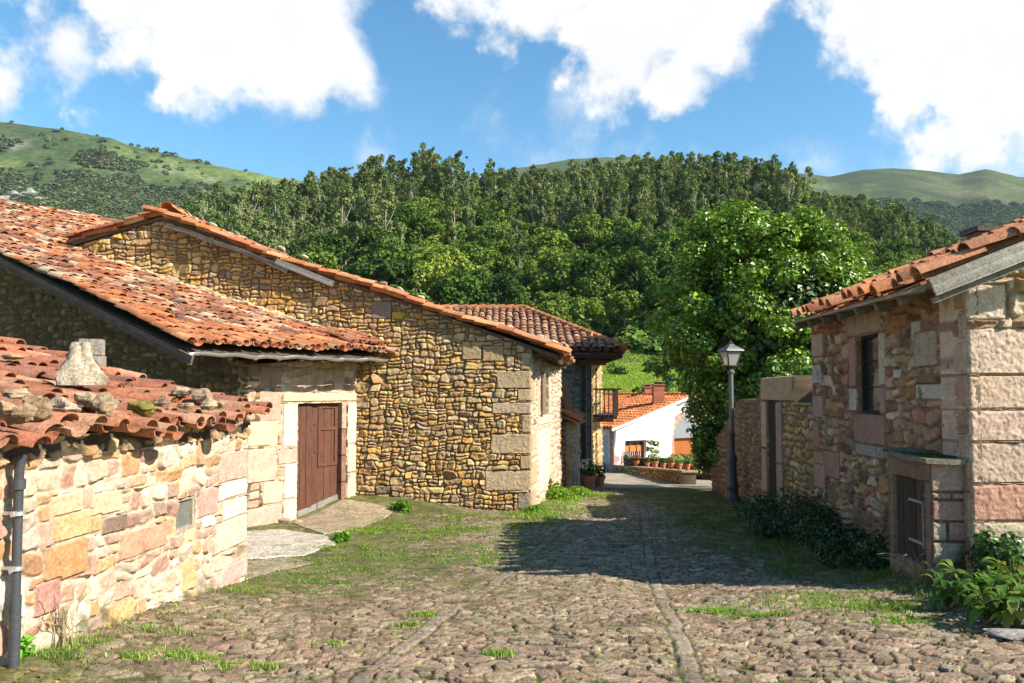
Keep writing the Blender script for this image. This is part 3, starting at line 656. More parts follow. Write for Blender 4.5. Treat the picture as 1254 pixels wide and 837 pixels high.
# plain back and far walls
p0 = Vector((GX, GY, 0)); p1 = p0+Vector(t_).to_3d().normalized()*SL; bkv = Vector((.05, 1, 0)).normalized()
mb.bar(p1+Vector((-.2, -.15, -1)), p1+Vector((-9, 1.6, -1)), .3, 3.6, (.35, .27, .17))
child(mb, 'wall', M['stone'], house)
# window of the side wall
wf = MB()
def framed(mb, fr, r_, wd=.07, dep=.12, col=(.16, .11, .08), bars=(1, 1), dpt=.05):
    u0, v0, u1, v1 = r_
    for a, b in (((u0+wd/2, v0), (u0+wd/2, v1)), ((u1-wd/2, v0), (u1-wd/2, v1))): mb.bar(fr.P(*a, -dep), fr.P(*b, -dep), wd, dpt, col, up=fr.n)
    for a, b in (((u0+wd, v0+wd/2), (u1-wd, v0+wd/2)), ((u0+wd, v1-wd/2), (u1-wd, v1-wd/2))): mb.bar(fr.P(*a, -dep), fr.P(*b, -dep), wd, dpt, col, up=fr.n)
    for k in range(1, bars[0]+1): u = u0+(u1-u0)*k/(bars[0]+1); mb.bar(fr.P(u, v0+wd, -dep), fr.P(u, v1-wd, -dep), wd*.6, dpt*.7, col, up=fr.n)
    for k in range(1, bars[1]+1): v = v0+(v1-v0)*k/(bars[1]+1); mb.bar(fr.P(u0+wd, v, -dep-.003), fr.P(u1-wd, v, -dep-.003), wd*.5, dpt*.6, col, up=fr.n)
def window(fr, r_, par, name='window', glass=True, pane=.16, **k):
    mb = MB(); framed(mb, fr, r_, **k); w_ = child(mb, name, M['wood'], par)
    if glass:
        g = MB(); g.prism([fr.P(r_[0], r_[1], -pane), fr.P(r_[2], r_[1], -pane), fr.P(r_[2], r_[3], -pane), fr.P(r_[0], r_[3], -pane)], -fr.n*.01)
        loc = par.location; o = g.build('pane', M['glass'], w_, loc=tuple(loc)); 
    return w_
window(frS, win, house, bars=(1, 1))
sh = MB(); sh.box(frS.P(win[0]+.22, (win[1]+win[3])/2, .06), (.42, .035, win[3]-win[1]), (.24, .17, .12), (frS.u, frS.n, Vector((0, 0, 1))))
child(sh, 'shutter', M['wood'], house)
# roof
rf = MB(); bl_ = 5.2; e_ = Vector((.188*0+.06, 1, 0)).normalized()
sR = Vector((-1, .0, slope)).normalized(); Lr = (rid-eav).length
def sagm(X, Y): return .035*np.sin(X*1.3+Y*.7)+.03*np.sin(Y*1.9)-.05*np.sin(np.pi*np.clip(Y/8, 0, 1))
tiles(rf, eav+Vector((0, .03, -.02)), Vector((.10, 1, 0)), sR, bl_, Lr, 'orange', seed=21, ex=.36, sp=.21, r=.10, jit=1.2, sag=sagm, keep=lambda P, u, s_: u < .3)
tiles(rf, eav+Vector((0, .03, -.02)), Vector((.10, 1, 0)), sR, bl_, Lr-.35, 'old', seed=22, ex=.30, sp=.21, r=.10, jit=1.5, sag=sagm, keep=lambda P, u, s_: (u >= .15) & (s_ > -1))
lsl = (rid.z-le.z)/(rid.x-le.x)
tiles(rf, Vector((le.x-.6, EY+.05, rid.z-lsl*(rid.x-le.x+.6))), Vector((0, 1, 0)), Vector((1, 0, lsl)).normalized(), 3.2, math.hypot(rid.x-le.x+.6, .3)-.1, 'old', seed=23, ex=.30, sp=.21, r=.10, jit=1.8)
tiles(rf, rid+Vector((0.13, -.02, .06)), Vector((1, 0, 0)), Vector((0, 1, 0)), .2, 5, 'old', seed=24, ex=.38, sp=.24, r=.13, keep=lambda P, u, s_: u < .05)
d0 = [eav+Vector((-.1, .12, -.03)), eav+Vector((.35, bl_, -.03)), rid+Vector((.35, bl_, -.03)), rid+Vector((0, .12, -.03))]
rf.prism(d0, (0, 0, -.07), (.12, .09, .06))
rl = Vector((le.x-.6, EY+.1, rid.z-lsl*(rid.x-le.x+.6)))
rf.prism([rl, rid+Vector((0, .1, -.03)), rid+Vector((0, 3.2, -.03)), rl+Vector((0, 3.1, 0))], (0, 0, -.06), (.12, .09, .06))
roof = child(rf, 'roof', M['tile'], house)
# weathered beams under the verge
rgb = np.random.default_rng(4)
def beam(pts, w_, h_, col, par=house, name='beam'):
    bm = MB()
    for q_, (a, b) in enumerate(zip(pts[:-1], pts[1:])): bm.plank(a, b, w_, h_, col, n=4, seed=q_)
    return child(bm, name, M['timber'], par)
beam([at(203, 277, EY-.03), at(235, 286, EY-.03), at(262, 297, EY-.03), at(300, 309, EY-.03), at(330, 322, EY-.03), at(352, 333, EY-.03)], .10, .085, (.12, .10, .085))
beam([at(338, 320, EY-.05), at(408, 348, EY-.04)], .04, .12, (.24, .22, .20))
for yy in (.25, 1.0, 1.8, 2.6, 3.4, 4.2): beam([(GX-.1+.1*yy, GY+yy, zroof(GX)-.12), (GX+.58+.1*yy, GY+yy, zroof(GX+.6)-.11)], .09, .10, (.18, .13, .10), name='rafter')
# stones lying along the verge
STN = []
for i, (px, py, s_) in enumerate([(236, 268, .16), (262, 276, .17), (290, 287, .14), (345, 300, .16), (372, 314, .14), (470, 352, .20), (490, 353, .17), (516, 364, .14), (598, 394, .16), (612, 398, .15), (626, 402, .18), (650, 404, .2), (664, 408, .24), (682, 420, .22), (694, 429, .2)]):
    P_ = at(px, py, EY+.28); P_.z = zroof(P_.x)+.165; rb = MB(); rock(rb, (0, 0, 0), (s_*1.5, s_, s_*.7), rgb, [(.40, .33, .24), (.50, .42, .31), (.30, .25, .19)][i % 3], rot=i, n=9)
    o = rb.build('roof_stone', M['rock'], smooth=False); o.location = P_; o.rotation_euler = (0, slope*.9, 0)
    STN.append(tag(o, 'small weathered stone weighing down the tiles along the verge of the gabled house', 'stone', 'stones along the gable verge'))

# ================================================================== BARN on the left
J = Vector((pray(436, 500).x*GY, GY, 0)); ub = Vector((.463, .886, 0)).normalized(); frB = Frame(J, ub); nb = frB.n
ev0 = J+nb*.68                                     # eave line
def eavpt(px): r = pray(px, 440); t = (ev0.dot(nb))/r.dot(nb); return r*t
eN = eavpt(233); eF = J+nb*.68; zN, zF = pray(233, 430).z*eN.y, pray(472, 439).z*eF.y
eN.z = zN; eF.z = zF
barn = empty('stone_barn', (J.x, J.y, -2.2)); tag(barn, 'big stone barn with a wide sweeping orange tiled roof and a double wooden door', 'barn')
Kt = -(pray(303, 500).x*J.y-J.x)/((ub.x-pray(303, 500).x*ub.y))*-1
r303 = pray(303, 500); tK = (r303.x*J.y-J.x)/(ub.x-r303.x*ub.y); K_ = J+ub*tK       # tK negative
bs = .372                                          # roof slope
door = (frB.uv(363.5, 560)[0], min(frB.uv(363, 640)[1], -2.2), frB.uv(418, 560)[0], frB.uv(390, 493.5)[1])
dl, dr = door[0], door[2]; hole = (dl, -3.2, dr+.14, door[3])
fxB = [(tK-.03, door[3]+.45, tK+.50, door[3]+.80, (.26, .17, .12)), (frB.uv(318, 480)[0], frB.uv(330, 520)[1], frB.uv(344, 480)[0], frB.uv(330, 478)[1], (.44, .30, .22)), (frB.uv(318, 480)[0], frB.uv(330, 477)[1], frB.uv(344, 480)[0], frB.uv(330, 449)[1], (.34, .24, .17)),
       (frB.uv(344, 480)[0]+.02, door[3]+.02, .0, door[3]+.19, (.55, .44, .30), .03), (dl-.36, -.92, dl-.012, door[3]+.0, (.60, .50, .38), .03), (dl-.46, -1.20, dl-.012, -.935, (.50, .33, .25), .03), (dl-.32, -1.80, dl-.012, -1.215, (.60, .51, .40), .03), (dl-.32, -2.6, dl-.012, -1.815, (.58, .49, .38), .03),
       (dr+.155, -.95, .0, door[3]+.0, (.60, .51, .38), .03), (dr+.155, -1.5, .0, -.965, (.55, .44, .33), .03), (dr+.155, -2.6, .0, -1.515, (.55, .43, .32), .03),
       (tK-.03, -.86, dl-.47, -.45, (.58, .45, .29), .03), (tK-.03, -1.45, dl-.50, -.90, (.52, .38, .28), .03), (tK-.03, -2.6, dl-.35, -1.86, (.5, .35, .27), .03), (dl-.80, -1.83, dl-.34, -1.47, (.55, .42, .30), .03)]
mb = MB(); stone_panel(mb, frB, [(tK-.008, -2.9), (tK-.008, .48), (.05, .72), (.05, -2.9)], .015, [(.50, .38, .26), (.55, .42, .28), (.44, .30, .20), (.52, .35, .24), (.58, .48, .34)], (.2, .5, .12, .3), D=.022, holes=[hole], fixed=fxB, seed=31, T=.22, mortar=(.46, .36, .24), moss=.25, base=-2.2, gap=.006, edge=.02)
frE = Frame(K_, nb); wl = 7.5                     # end wall, seen in the shade of the roof: u runs towards K
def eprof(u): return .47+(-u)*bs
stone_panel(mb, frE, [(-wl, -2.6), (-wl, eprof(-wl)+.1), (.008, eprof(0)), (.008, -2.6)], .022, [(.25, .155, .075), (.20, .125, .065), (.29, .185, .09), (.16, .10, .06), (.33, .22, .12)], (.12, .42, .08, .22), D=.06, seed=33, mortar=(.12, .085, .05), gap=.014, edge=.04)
child(mb, 'wall', M['stone'], barn)
# pillar under the verge
mb = MB(); pl = at(113, 420, 9.9); frP = Frame(pl, (1, 0))
pu = Vector((.95, .3, 0)).normalized(); zz = -1.2
for h_, w_ in ((.55, .40), (.42, .38), (.34, .40), (.17, .44), (.24, .30), (.22, .27)):
    mb.box((pl.x, pl.y, zz+h_/2), (w_, w_*.8, h_-.012), (.36, .31, .25), (pu, Vector((-pu.y, pu.x, 0)), Vector((0, 0, 1)))); zz += h_
child(mb, 'pillar', M['rock'], barn)
# door
mb = MB(); bm_ = .13; zb0 = frB.uv(364, 637)[1]+.0; zb1 = frB.uv(418, 613)[1]; mid_ = dl+(dr-dl)*.53
dd = empty('door', (0, 0, 0)); dd.parent = barn
def plankrow(mb, u0, u1, v0, v1, n, h, col, th=.035, rg=rgb):
    w_ = (u1-u0)/n
    for i in range(n):
        c = np.array(col)*rg.uniform(.75, 1.2); a = frB.P(u0+w_*(i+.5), 0, h+rg.normal(0, .003)); lo = v0(u0+w_*(i+.5)) if callable(v0) else v0
        mb.box((a.x, a.y, (lo+v1)/2), (w_-.008, th, v1-lo), tuple(c), (frB.u, frB.n, Vector((0, 0, 1))))
zbot = lambda u: zb0+(zb1-zb0)*(u-dl)/(dr-dl)
plankrow(mb, dl, mid_-.01, lambda u: zbot(u)+.10, door[3], 4, -.10, (.115, .05, .032)); plankrow(mb, mid_+.01, dr, lambda u: zbot(u)+.10, door[3], 3, -.125, (.135, .058, .036))
for v_ in (door[3]-.06, door[3]-.48, -1.30): 
    a = frB.P((mid_+dr)/2, v_, -.10); mb.box(a, (dr-mid_-.03, .03, .09 if v_ > door[3]-.1 else .06), (.15, .065, .04), (frB.u, frB.n, Vector((0, 0, 1))))
for u_ in (mid_+.05, dr-.05):
    a = frB.P(u_, (door[3]-1.3)/2, -.101); mb.box((a.x, a.y, (door[3]-1.30)/2), (.08, .03, door[3]+1.3-.02), (.135, .06, .038), (frB.u, frB.n, Vector((0, 0, 1))))
o = mb.build('leaf', M['wood'], dd, loc=tuple(barn.location)); 
mb = MB()
for a, b in ((dl, mid_-.02), (mid_+.0, dr)):
    um = (a+b)/2; p_ = frB.P(um, zbot(um)+.0, -.10 if a == dl else -.125); mb.prism([frB.P(a, zbot(a)-.12, -.08), frB.P(b, zbot(b)-.12, -.08), frB.P(b, zbot(b)+.11, -.08), frB.P(a, zbot(a)+.11, -.08)], -frB.n*.03, (.50, .48, .44))
mb.build('kick_plate', M['zinc'], dd, loc=tuple(barn.location))
for k in range(2): mb = MB(); mb.bar(frB.P(mid_-.12, -1.05+.5*k, -.08), frB.P(mid_-.02, -1.05+.5*k, -.08), .02, .03, (.06, .05, .05)); mb.build('latch', M['metal'], dd, loc=tuple(barn.location))
mb = MB()
for a, b, c in ((door[3]-.5, door[3], (.48, .36, .26)), (-1.15, door[3]-.51, (.30, .16, .11)), (-1.65, -1.16, (.26, .15, .10)), (-2.3, -1.66, (.28, .15, .10))):
    p_ = frB.P(dr+.07, (a+b)/2, -.10); mb.box(p_, (.125, .2, b-a-.01), c, (frB.u, frB.n, Vector((0, 0, 1))))
child(mb, 'door_jamb', M['rock'], barn)
bkd = MB(); bkd.bar(frB.P(tK+.3, -1, -.9), frB.P(.2, -1, -.9), .1, 3.2, (.05, .04, .03)); child(bkd, 'inner_wall', M['plaster'], barn)
# roof
sB = (-nb+Vector((0, 0, bs))).normalized(); eB = (eF-eN).normalized(); WB = (eF-eN).length
nB = eB.cross(sB); nB = nB if nB.z > 0 else -nB
def roofB(P): return (P[:, 1] < GY+.10) | (P[:, 0] < le.x-.30)      # stops at the gable wall
def colB(c, cx, cs, rg):
    newm = ((cx < .5) & (cs < 2.6)) | ((cs < .55) & (cx < 4.0) & (rg.random(len(cx)) < .8)); pal = np.array(TP['orange']); c2 = pal[rg.integers(0, 4, len(cx))]*rg.uniform(.85, 1.1, len(cx))[:, None]
    pale = ((cx < .35) & (cs > 2.6)); c = np.where(newm[:, None], c2, c)
    c = np.where((pale & (rg.random(len(cx)) < .5))[:, None], np.array((.52, .38, .26)), c); return c
def sagB(X, Y): return -.06*np.sin(np.pi*np.clip(X/WB, 0, 1))*0+.02*np.sin(X*2.1+Y*.8)+.035*np.sin(Y*.9+X*.5)+.03*np.clip(.8-Y, 0, 1)
rf = MB(); LB = 11.5; ang_pad = 6.5
tiles(rf, eN+nB*.02, eB, sB, WB+ang_pad, LB, 'old', seed=41, sp=.18, ex=.27, r=.086, jit=1.25, colf=colB, sag=sagB, keep=lambda P, u, s_: ((u < WB) | (P[:, 0] < 0)) & roofB(P))
# deck
dk = [eN, eF+ub*.0, eF+ub*.0+sB*1.0, ]
q1 = eF+sB*.0; 
poly = [eN+sB*.05, eF+sB*.05]
# far edge follows the gable wall plane
t1 = (GY-.02-eF.y)/sB.y; far_top = eN+sB*LB; 
uu_ = lambda s_: (GY-.02-(eN.y+sB.y*s_))/eB.y
for s_ in (t1 if t1 > 0 else .1, LB*.35, LB*.6, LB): poly.append(eN+sB*s_+eB*max(uu_(s_), 0.2))
poly.append(eN+sB*LB); rf.prism([p-nB*.02 for p in poly], -nB*.05, (.10, .075, .05))
roofo = child(rf, 'roof', M['tile'], barn)
mb = MB()                                          # mortar flashing against the gable wall
rgm = np.random.default_rng(8)
for i in range(330):
    s_ = .35+i*.030; u_ = uu_(s_); p_ = eN+sB*s_+eB*u_+nB*(.07+.05*rgm.random()); p_.y = GY-.02-.07*rgm.random()
    if p_.x < le.x-.2: break
    q_ = rgm.uniform(.10, .26); rock(mb, (p_.x, p_.y, p_.z), (q_*1.3, .16, q_*.75), rgm, tuple(np.array((.50, .39, .24))*rgm.uniform(.75, 1.1)), rot=rgm.uniform(-.4, .4), n=7)
child(mb, 'mortar_flashing', M['stone'], barn)
# second little eave near the gable wall: a short upper course of tiles
rf2 = MB(); uo = WB-.95
tiles(rf2, eN+eB*uo+sB*.12+nB*.17, eB, sB, 1.05, .55, 'shed', seed=43, sp=.14, ex=.25, r=.068, jit=1.); rf2.prism([eN+eB*uo+sB*.1+nB*.16, eN+eB*(uo+1.0)+sB*.1+nB*.16, eN+eB*(uo+1.0)+sB*.8+nB*.16, eN+eB*uo+sB*.8+nB*.16], -nB*.04, (.10, .075, .05))
child(rf2, 'eave_course', M['tile'], barn)
# gutter, bargeboard, rafters
mb = MB(); th = np.linspace(math.pi, 2*math.pi, 7)
gpts = []; ng = 26
for i in range(ng+1):
    p_ = eN.lerp(eF, i/ng)-eB*.0; p_ = p_+Vector((0, 0, -.045+.012*math.sin(i*1.7)+.008*math.sin(i*.6)))+nb*.03
    for k in th: gpts.append(tuple(p_+nb*(.062*math.cos(k))+Vector((0, 0, .05*math.sin(k)+.02))))
for i in range(ng+1):
    p_ = eN.lerp(eF, i/ng)+Vector((0, 0, -.045+.012*math.sin(i*1.7)+.008*math.sin(i*.6)))+nb*.03
    for k in th: gpts.append(tuple(p_+nb*(.054*math.cos(k))+Vector((0, 0, .042*math.sin(k)+.02))))
f = []; n7 = 7; off = (ng+1)*n7
for i in range(ng):
    for k in range(6):
        a = i*n7+k; f += [(a, a+1, a+n7+1, a+n7), (off+a+1, off+a, off+a+n7, off+a+n7+1)]
    for k in (0, 6): a = i*n7+k; f.append((a, a+n7, off+a+n7, off+a))
mb.add(gpts, f, (.62, .62, .60)); child(mb, 'gutter', M['zinc'], barn)
mb = MB(); vv = eN-eB*.06; mb.plank(vv-nB*.09-sB*.15, vv-nB*.09+sB*6.5, .035, .12, (.16, .10, .075)); mb.plank(vv-nB*.17+eB*.1, vv-nB*.17+sB*6.3+eB*.1, .08, .07, (.12, .085, .065), n=3)
child(mb, 'bargeboard', M['timber'], barn)
mb = MB()
for i in range(9):
    u_ = .3+i*(WB-.4)/8; a = eN+eB*u_-nB*.10+sB*.08; beam([a, a+sB*1.3], .07, .09, (.34, .28, .21) if i in (1, 2) else (.16, .12, .09), barn, 'rafter')

# ================================================================== SHED, near left
A_ = gpt(0, 812); A_.y = 4.4; A_.x = pray(0, 812).x*4.4
Cs = pray(300, 700)*7.7; us = Vector((Cs.x-A_.x, Cs.y-A_.y, 0)).normalized(); frD = Frame((Cs.x, Cs.y, 0), us); ns = frD.n
shed = empty('stone_shed', (Cs.x, Cs.y, -2.0)); tag(shed, 'low shed of cream and pink stone with a tiny window and rocks on its roof', 'shed')
d = lambda px, py: frD.uv(px, py)
w0, w1 = d(214, 612), d(238, 646); win = (w0[0]+.01, w1[1], w1[0], w0[1])
bb = lambda x0, y0, x1, y1, c, h=.02, ext=0: blk(frD, x0, y0, x1, y1, c, h, ext)
fx = [bb(266, 553, 301, 589, (.50, .33, .25), ext=.01), bb(266, 590, 300, 610, (.62, .53, .43), ext=.01), bb(272, 611, 300, 634, (.62, .52, .42), ext=.01), bb(262, 636, 300, 672, (.56, .44, .32), ext=.01),
      bb(282, 674, 300, 690, (.52, .37, .28), ext=.01), bb(258, 692, 300, 716, (.50, .33, .28), .03, .01), bb(241, 598, 265, 632, (.46, .27, .22)), bb(157, 582, 178, 596, (.50, .27, .16)),
      bb(109, 602, 148, 631, (.56, .42, .27)), bb(123, 631, 153, 652, (.20, .14, .10), .028), bb(52, 664, 104, 710, (.46, .24, .11), .03), bb(147, 646, 202, 678, (.50, .27, .17)), bb(88, 634, 122, 656, (.50, .30, .14)), bb(40, 712, 70, 752, (.38, .20, .16), .03), bb(124, 736, 157, 764, (.50, .33, .16), .05),
      bb(60, 605, 100, 640, (.54, .39, .24)), bb(63, 628, 110, 660, (.56, .36, .18))]
mb = MB(); topv = -.42
stone_panel(mb, frD, [(-5.6, -2.2), (-5.6, topv), (.008, topv+.02), (.008, -2.3)], .0078, 'cream', (.12, .42, .08, .25), D=.022, gap=.006, holes=[win], fixed=fx, seed=51, T=.3, mortar=(.46, .37, .27), moss=.6,
            base=lambda U: np.interp(U, [-5.6, -3.3, 0], [-1.50, -1.66, -1.98]), warp=.34, edge=.018, rough=.007)
# row of rough stones under the eave
stone_panel(mb, Frame(Vector((Cs.x, Cs.y, 0))+ns*.01, us), [(-5.6, topv+.002), (-5.6, -.27), (0, -.27), (0, topv+.002)], .009, [(.42, .29, .16), (.5, .36, .2), (.34, .24, .14), (.46, .28, .14)], (.10, .22, .10, .15), D=.07, gap=.02, seed=52, T=.3, mortar=(.08, .06, .04), edge=.04)
frDe = Frame((Cs.x, Cs.y, 0), -ns)
stone_panel(mb, frDe, [(.02, -2.3), (.02, -.33), (4.2, .55), (4.2, -2.3)], .03, 'cream', (.12, .42, .08, .25), D=.03, seed=53, T=.3)
mb.bar(Cs+us*-5.6+Vector((0, 0, 0)), Cs+us*-5.6-ns*4+Vector((0, 0, 0)), .3, 3.2, (.45, .36, .24)); mb.bar(Cs-ns*4.1, Cs-ns*4.1-us*5.6, .3, 3.4, (.45, .36, .24))
child(mb, 'wall', M['stone'], shed)
window(frD, win, shed, col=(.40, .33, .25), wd=.03, bars=(0, 0), dep=.02, dpt=.03)
g = MB(); g.prism([frD.P(win[0], win[1], -.035), frD.P(win[2], win[1], -.035), frD.P(win[2], win[3], -.035), frD.P(win[0], win[3], -.035)], -ns*.01, (.36, .37, .33)); child(g, 'window_board', M['zinc'], shed)
# roof
ss_ = .245; so_ = Vector((Cs.x, Cs.y, -.285))+ns*.17+us*.22; sD = (-ns+Vector((0, 0, ss_))).normalized()
def sagD(X, Y): return .022*np.sin(X*2.3+1)+.018*np.sin(X*4.7+Y*2)-.05*np.sin(np.pi*np.clip(X/5.5, 0, 1))-.04*np.sin(np.pi*np.clip(Y/4, 0, 1))
rf = MB()
tiles(rf, so_-us*5.9, us, sD, 5.95, 4.2, 'shed', sp=.185, ex=.30, r=.092, seed=54, jit=1.9, sag=sagD, seg=8, flat=.72)
o1 = so_-us*5.9-Vector((0, 0, .05)); rf.prism([o1+sD*.17, o1+us*5.75+sD*.17, o1+us*5.75+sD*4.2, o1+sD*4.2], (0, 0, -.03), (.10, .075, .055))
child(rf, 'roof', M['tile'], shed)
# rocks on the shed roof
rgr = np.random.default_rng(12)
def on_shed(px, py):
    r = pray(px, py); n = us.cross(sD); n = n if n.z > 0 else -n; b_ = so_+n*.13; return r*(b_.dot(n)/r.dot(n))
for (px, py, w_, h_, col, lab) in [(20, 483, 46, 17, (.40, .34, .26), 'long flat stone at the far left on the shed roof, above the round rocks'), (8, 503, 34, 26, (.44, .34, .25), 'round pinkish rock at the left edge of the shed roof'), (30, 508, 30, 26, (.34, .27, .21), 'brown rock second from the left edge of the shed roof'),
        (44, 497, 34, 34, (.30, .25, .19), 'big dark brown rock standing on the left of the shed roof'), (76, 499, 42, 22, (.42, .40, .37), 'long pale grey stone with moss on top, lying on the shed roof'), (108, 489, 32, 22, (.40, .37, .30), 'light grey angular rock beside a brown one on the shed roof'),
        (127, 497, 30, 28, (.30, .26, .20), 'brown rounded rock in the middle of the shed roof'), (176, 499, 36, 22, (.20, .21, .06), 'rock covered in yellow green moss on the shed roof'), (198, 492, 22, 16, (.32, .27, .21), 'small brown rock touching the mossy one'),
        (221, 480, 22, 14, (.40, .38, .32), 'small grey rock near the top edge of the shed roof'), (248, 486, 32, 18, (.38, .33, .26), 'flat oval rock near the right end of the shed roof'), (229, 497, 20, 10, (.36, .31, .24), 'thin flat stone below the oval rock'),
        (254, 496, 20, 16, (.42, .38, .31), 'pale wedge shaped stone leaning below the oval rock'), (270, 495, 18, 11, (.40, .35, .28), 'rightmost small stone on the shed roof'), (14, 437, 30, 7, (.42, .34, .25), 'thin pale slab on the upper left of the shed roof')]:
    P_ = on_shed(px, py+h_*.3); k = P_.y/F; rb = MB(); rock(rb, (0, 0, 0), (w_*k*1.12, w_*k*.85, h_*k*1.15), rgr, tuple(np.array(col)*(1.0, .84, .66)), rot=rgr.uniform(-.4, .4), n=16, amp=.5)
    o = rb.build('roof_rock', M['rock'], smooth=False); o.location = P_+Vector((0, 0, h_*k*.26)); tag(o, lab, 'rock', 'rocks weighing down the shed roof')
# the pale stump-shaped boulder
P_ = on_shed(97, 466); k = P_.y/F; rb = MB(); prof = [(.0, -.06), (.27, -.06), (.285, .03), (.25, .08), (.20, .16), (.155, .25), (.13, .34), (.125, .40), (.10, .45), (.0, .46)]
prof = [(a*.64, b*.74) for a, b in prof]; rb.lathe((0, 0, 0), prof, 28, (.46, .39, .28)); v = rb.v[0]; a_ = np.arctan2(v[:, 1], v[:, 0]); q_ = 1+.16*np.sin(a_*3+1+v[:, 2]*5)+.10*np.sin(a_*5+v[:, 2]*16)+.07*np.sin(a_*9+v[:, 2]*31); v[:, 0] *= q_*1.05; v[:, 1] *= q_*.8; v[:, 0] += v[:, 2]*.02
o = rb.build('boulder', M['rock'], smooth=False); o.location = P_; tag(o, 'tall pale stump shaped stone standing on the shed roof before the barn', 'stone')
# downpipe
mb = MB(); pt = [pray(22, 598)*1, pray(19, 768)*1]
pu_ = lambda px, py, off: (lambda r: r*((frD.o+ns*off).dot(ns)/r.dot(ns)))(pray(px, py))
P1 = pu_(23, 596, .09); x, y = P1.x, P1.y
mb.tube([(x+.02, y, -.36), (x, y, -.44), (x, y, -.9), (x, y, -1.7)], .026, 12, (.05, .053, .06)); mb.tube([(x, y, -1.18), (x, y, -1.26), (x, y, -1.7)], .032, 12, (.05, .053, .06)); 
mb.tube([(x+.0, y, -.50), (x, y, -.56)], .037, 12, (.05, .053, .06))
o = empty('downpipe', (x, y, -1.7)); tag(o, 'dark grey plastic downpipe fixed to the front of the cream stone shed', 'pipe'); child(mb, 'pipe', M['metal'], o)
for zz_ in (-.70, -1.02):
    mb = MB(); mb.tube([(x, y, zz_-.012), (x, y, zz_+.012)], .040, 12, (.55, .55, .53)); mb.bar(Vector((x, y, zz_))-us*.05, Vector((x, y, zz_))+us*.05, .02, .03, (.6, .6, .58)); mb.bar(Vector((x, y, zz_)), Vector((x, y, zz_))-ns*.1, .02, .02, (.6, .6, .58)); child(mb, 'bracket', M['zinc'], o)

# ================================================================== RIGHT HOUSE
KR = .95; YR = 7.3*KR; Cr = Vector((pray(1187, 500).x*YR, YR, 0)); ur = Vector((.0696, 1, 0)).normalized()
frR = Frame(Cr, -ur); frR.u = -ur; frR.n = Vector((-ur.y, ur.x, 0))        # left face, u runs towards the viewer
frF = Frame(Cr, (1, .05, 0)); r_ = lambda px, py: frR.uv(px, py)
rhouse = empty('small_stone_house', (Cr.x, Cr.y, -1.7)); tag(rhouse, 'small house of reddish stone at the right edge with a plank edged tiled roof', 'house')
uF = r_(997, 500)[0]; zt = 1.12*KR
br = lambda x0, y0, x1, y1, c, h=.026, ext=0: blk(frR, x0, y0, x1, y1, c, h, ext)
wR = (r_(1051, 450)[0], r_(1060, 506)[1], r_(1078, 450)[0], r_(1064, 410)[1])
pk, pc, pl_ = (.36, .21, .155), (.50, .41, .30), (.40, .27, .20)
fx = [(wR[0]-.33, wR[3]+.012, wR[2]+.10, wR[3]+.30, (.40, .29, .20)), (wR[0]-.25, wR[1]+.33, wR[0]-.01, wR[3]-.0, pk), (wR[2]+.01, wR[1]+.34, wR[2]+.20, wR[3]+.0, pc), (wR[0]-.27, wR[1]+.02, wR[0]-.01, wR[1]+.32, (.50, .42, .34)), (wR[2]+.01, wR[1]+.0, wR[2]+.19, wR[1]+.33, (.38, .24, .19)),
      (wR[0]-.12, wR[1]-.38, wR[2]+.15, wR[1]-.012, (.34, .20, .155)),
      (-.22, .80, .008, 1.05, (.40, .26, .17)), (-.12, .52, .008, .78, pl_), (-.26, .20, .008, .50, (.46, .32, .22)), (-.40, -.12, .008, .185, (.40, .235, .17)), (-.28, -.37, .008, -.135, pk), (-.15, -.61, .008, -.385, (.42, .27, .20)), (-.22, -.9, .008, -.63, pk), (-.14, -1.3, .008, -.92, (.36, .26, .18)),
      br(1118, 393, 1130, 418, (.46, .40, .33)), br(1124, 470, 1162, 490, (.50, .42, .33)), br(1122, 405, 1150, 450, (.40, .32, .24), .03), br(1096, 452, 1106, 464, (.5, .44, .38)),
      (uF-.0, .55, uF+.5, .9, (.42, .30, .21)), (uF-.0, .15, uF+.42, .45, (.42, .36, .32)), (uF, -.35, uF+.45, -.02, (.38, .26, .22)), (uF, -.8, uF+.3, -.4, pk), (uF, -1.25, uF+.42, -.85, (.38, .24, .19)), br(1010, 553, 1030, 585, pk), br(998, 568, 1012, 598, (.42, .26, .2)), br(1050, 545, 1085, 560, (.30, .28, .24))]
mb = MB()
stone_panel(mb, frR, [(uF, -2.4), (uF, zt), (.008, zt), (.008, -2.4)], .0105, 'pink', (.11, .38, .08, .22), D=.038, gap=.006, holes=[wR], fixed=fx, seed=61, T=.10, mortar=(.24, .17, .11), warp=.5, edge=.022, moss=.25, base=-1.9, rough=.010)
rs = .40; ftop = lambda u: zt+u*rs
fx2 = [(-.03, .70, .38, 1.04, (.58, .44, .34), .020), (-.03, .19, .75, .62, (.58, .43, .33), .022), (-.03, -.14, .58, .175, (.50, .36, .26), .018), (-.03, -.44, 1.1, -.155, (.56, .39, .30), .020), (-.03, -.83, .60, -.455, (.50, .36, .27), .018), (-.03, -1.18, 1.0, -.845, (.46, .25, .175), .02), (-.03, -1.6, .80, -1.195, (.46, .38, .26), .018), (-.03, -2.1, 1.0, -1.615, (.36, .29, .19), .018)]
stone_panel(mb, frF, [(-.008, -2.4), (-.008, ftop(0)-.05), (3.2, ftop(3.2)), (3.2, -2.4)], .0105, 'pink', (.15, .4, .09, .24), D=.04, gap=.008, fixed=fx2, seed=62, T=.4, mortar=(.28, .2, .14), warp=.5, edge=.03, moss=.35, base=-1.7, rough=.012)
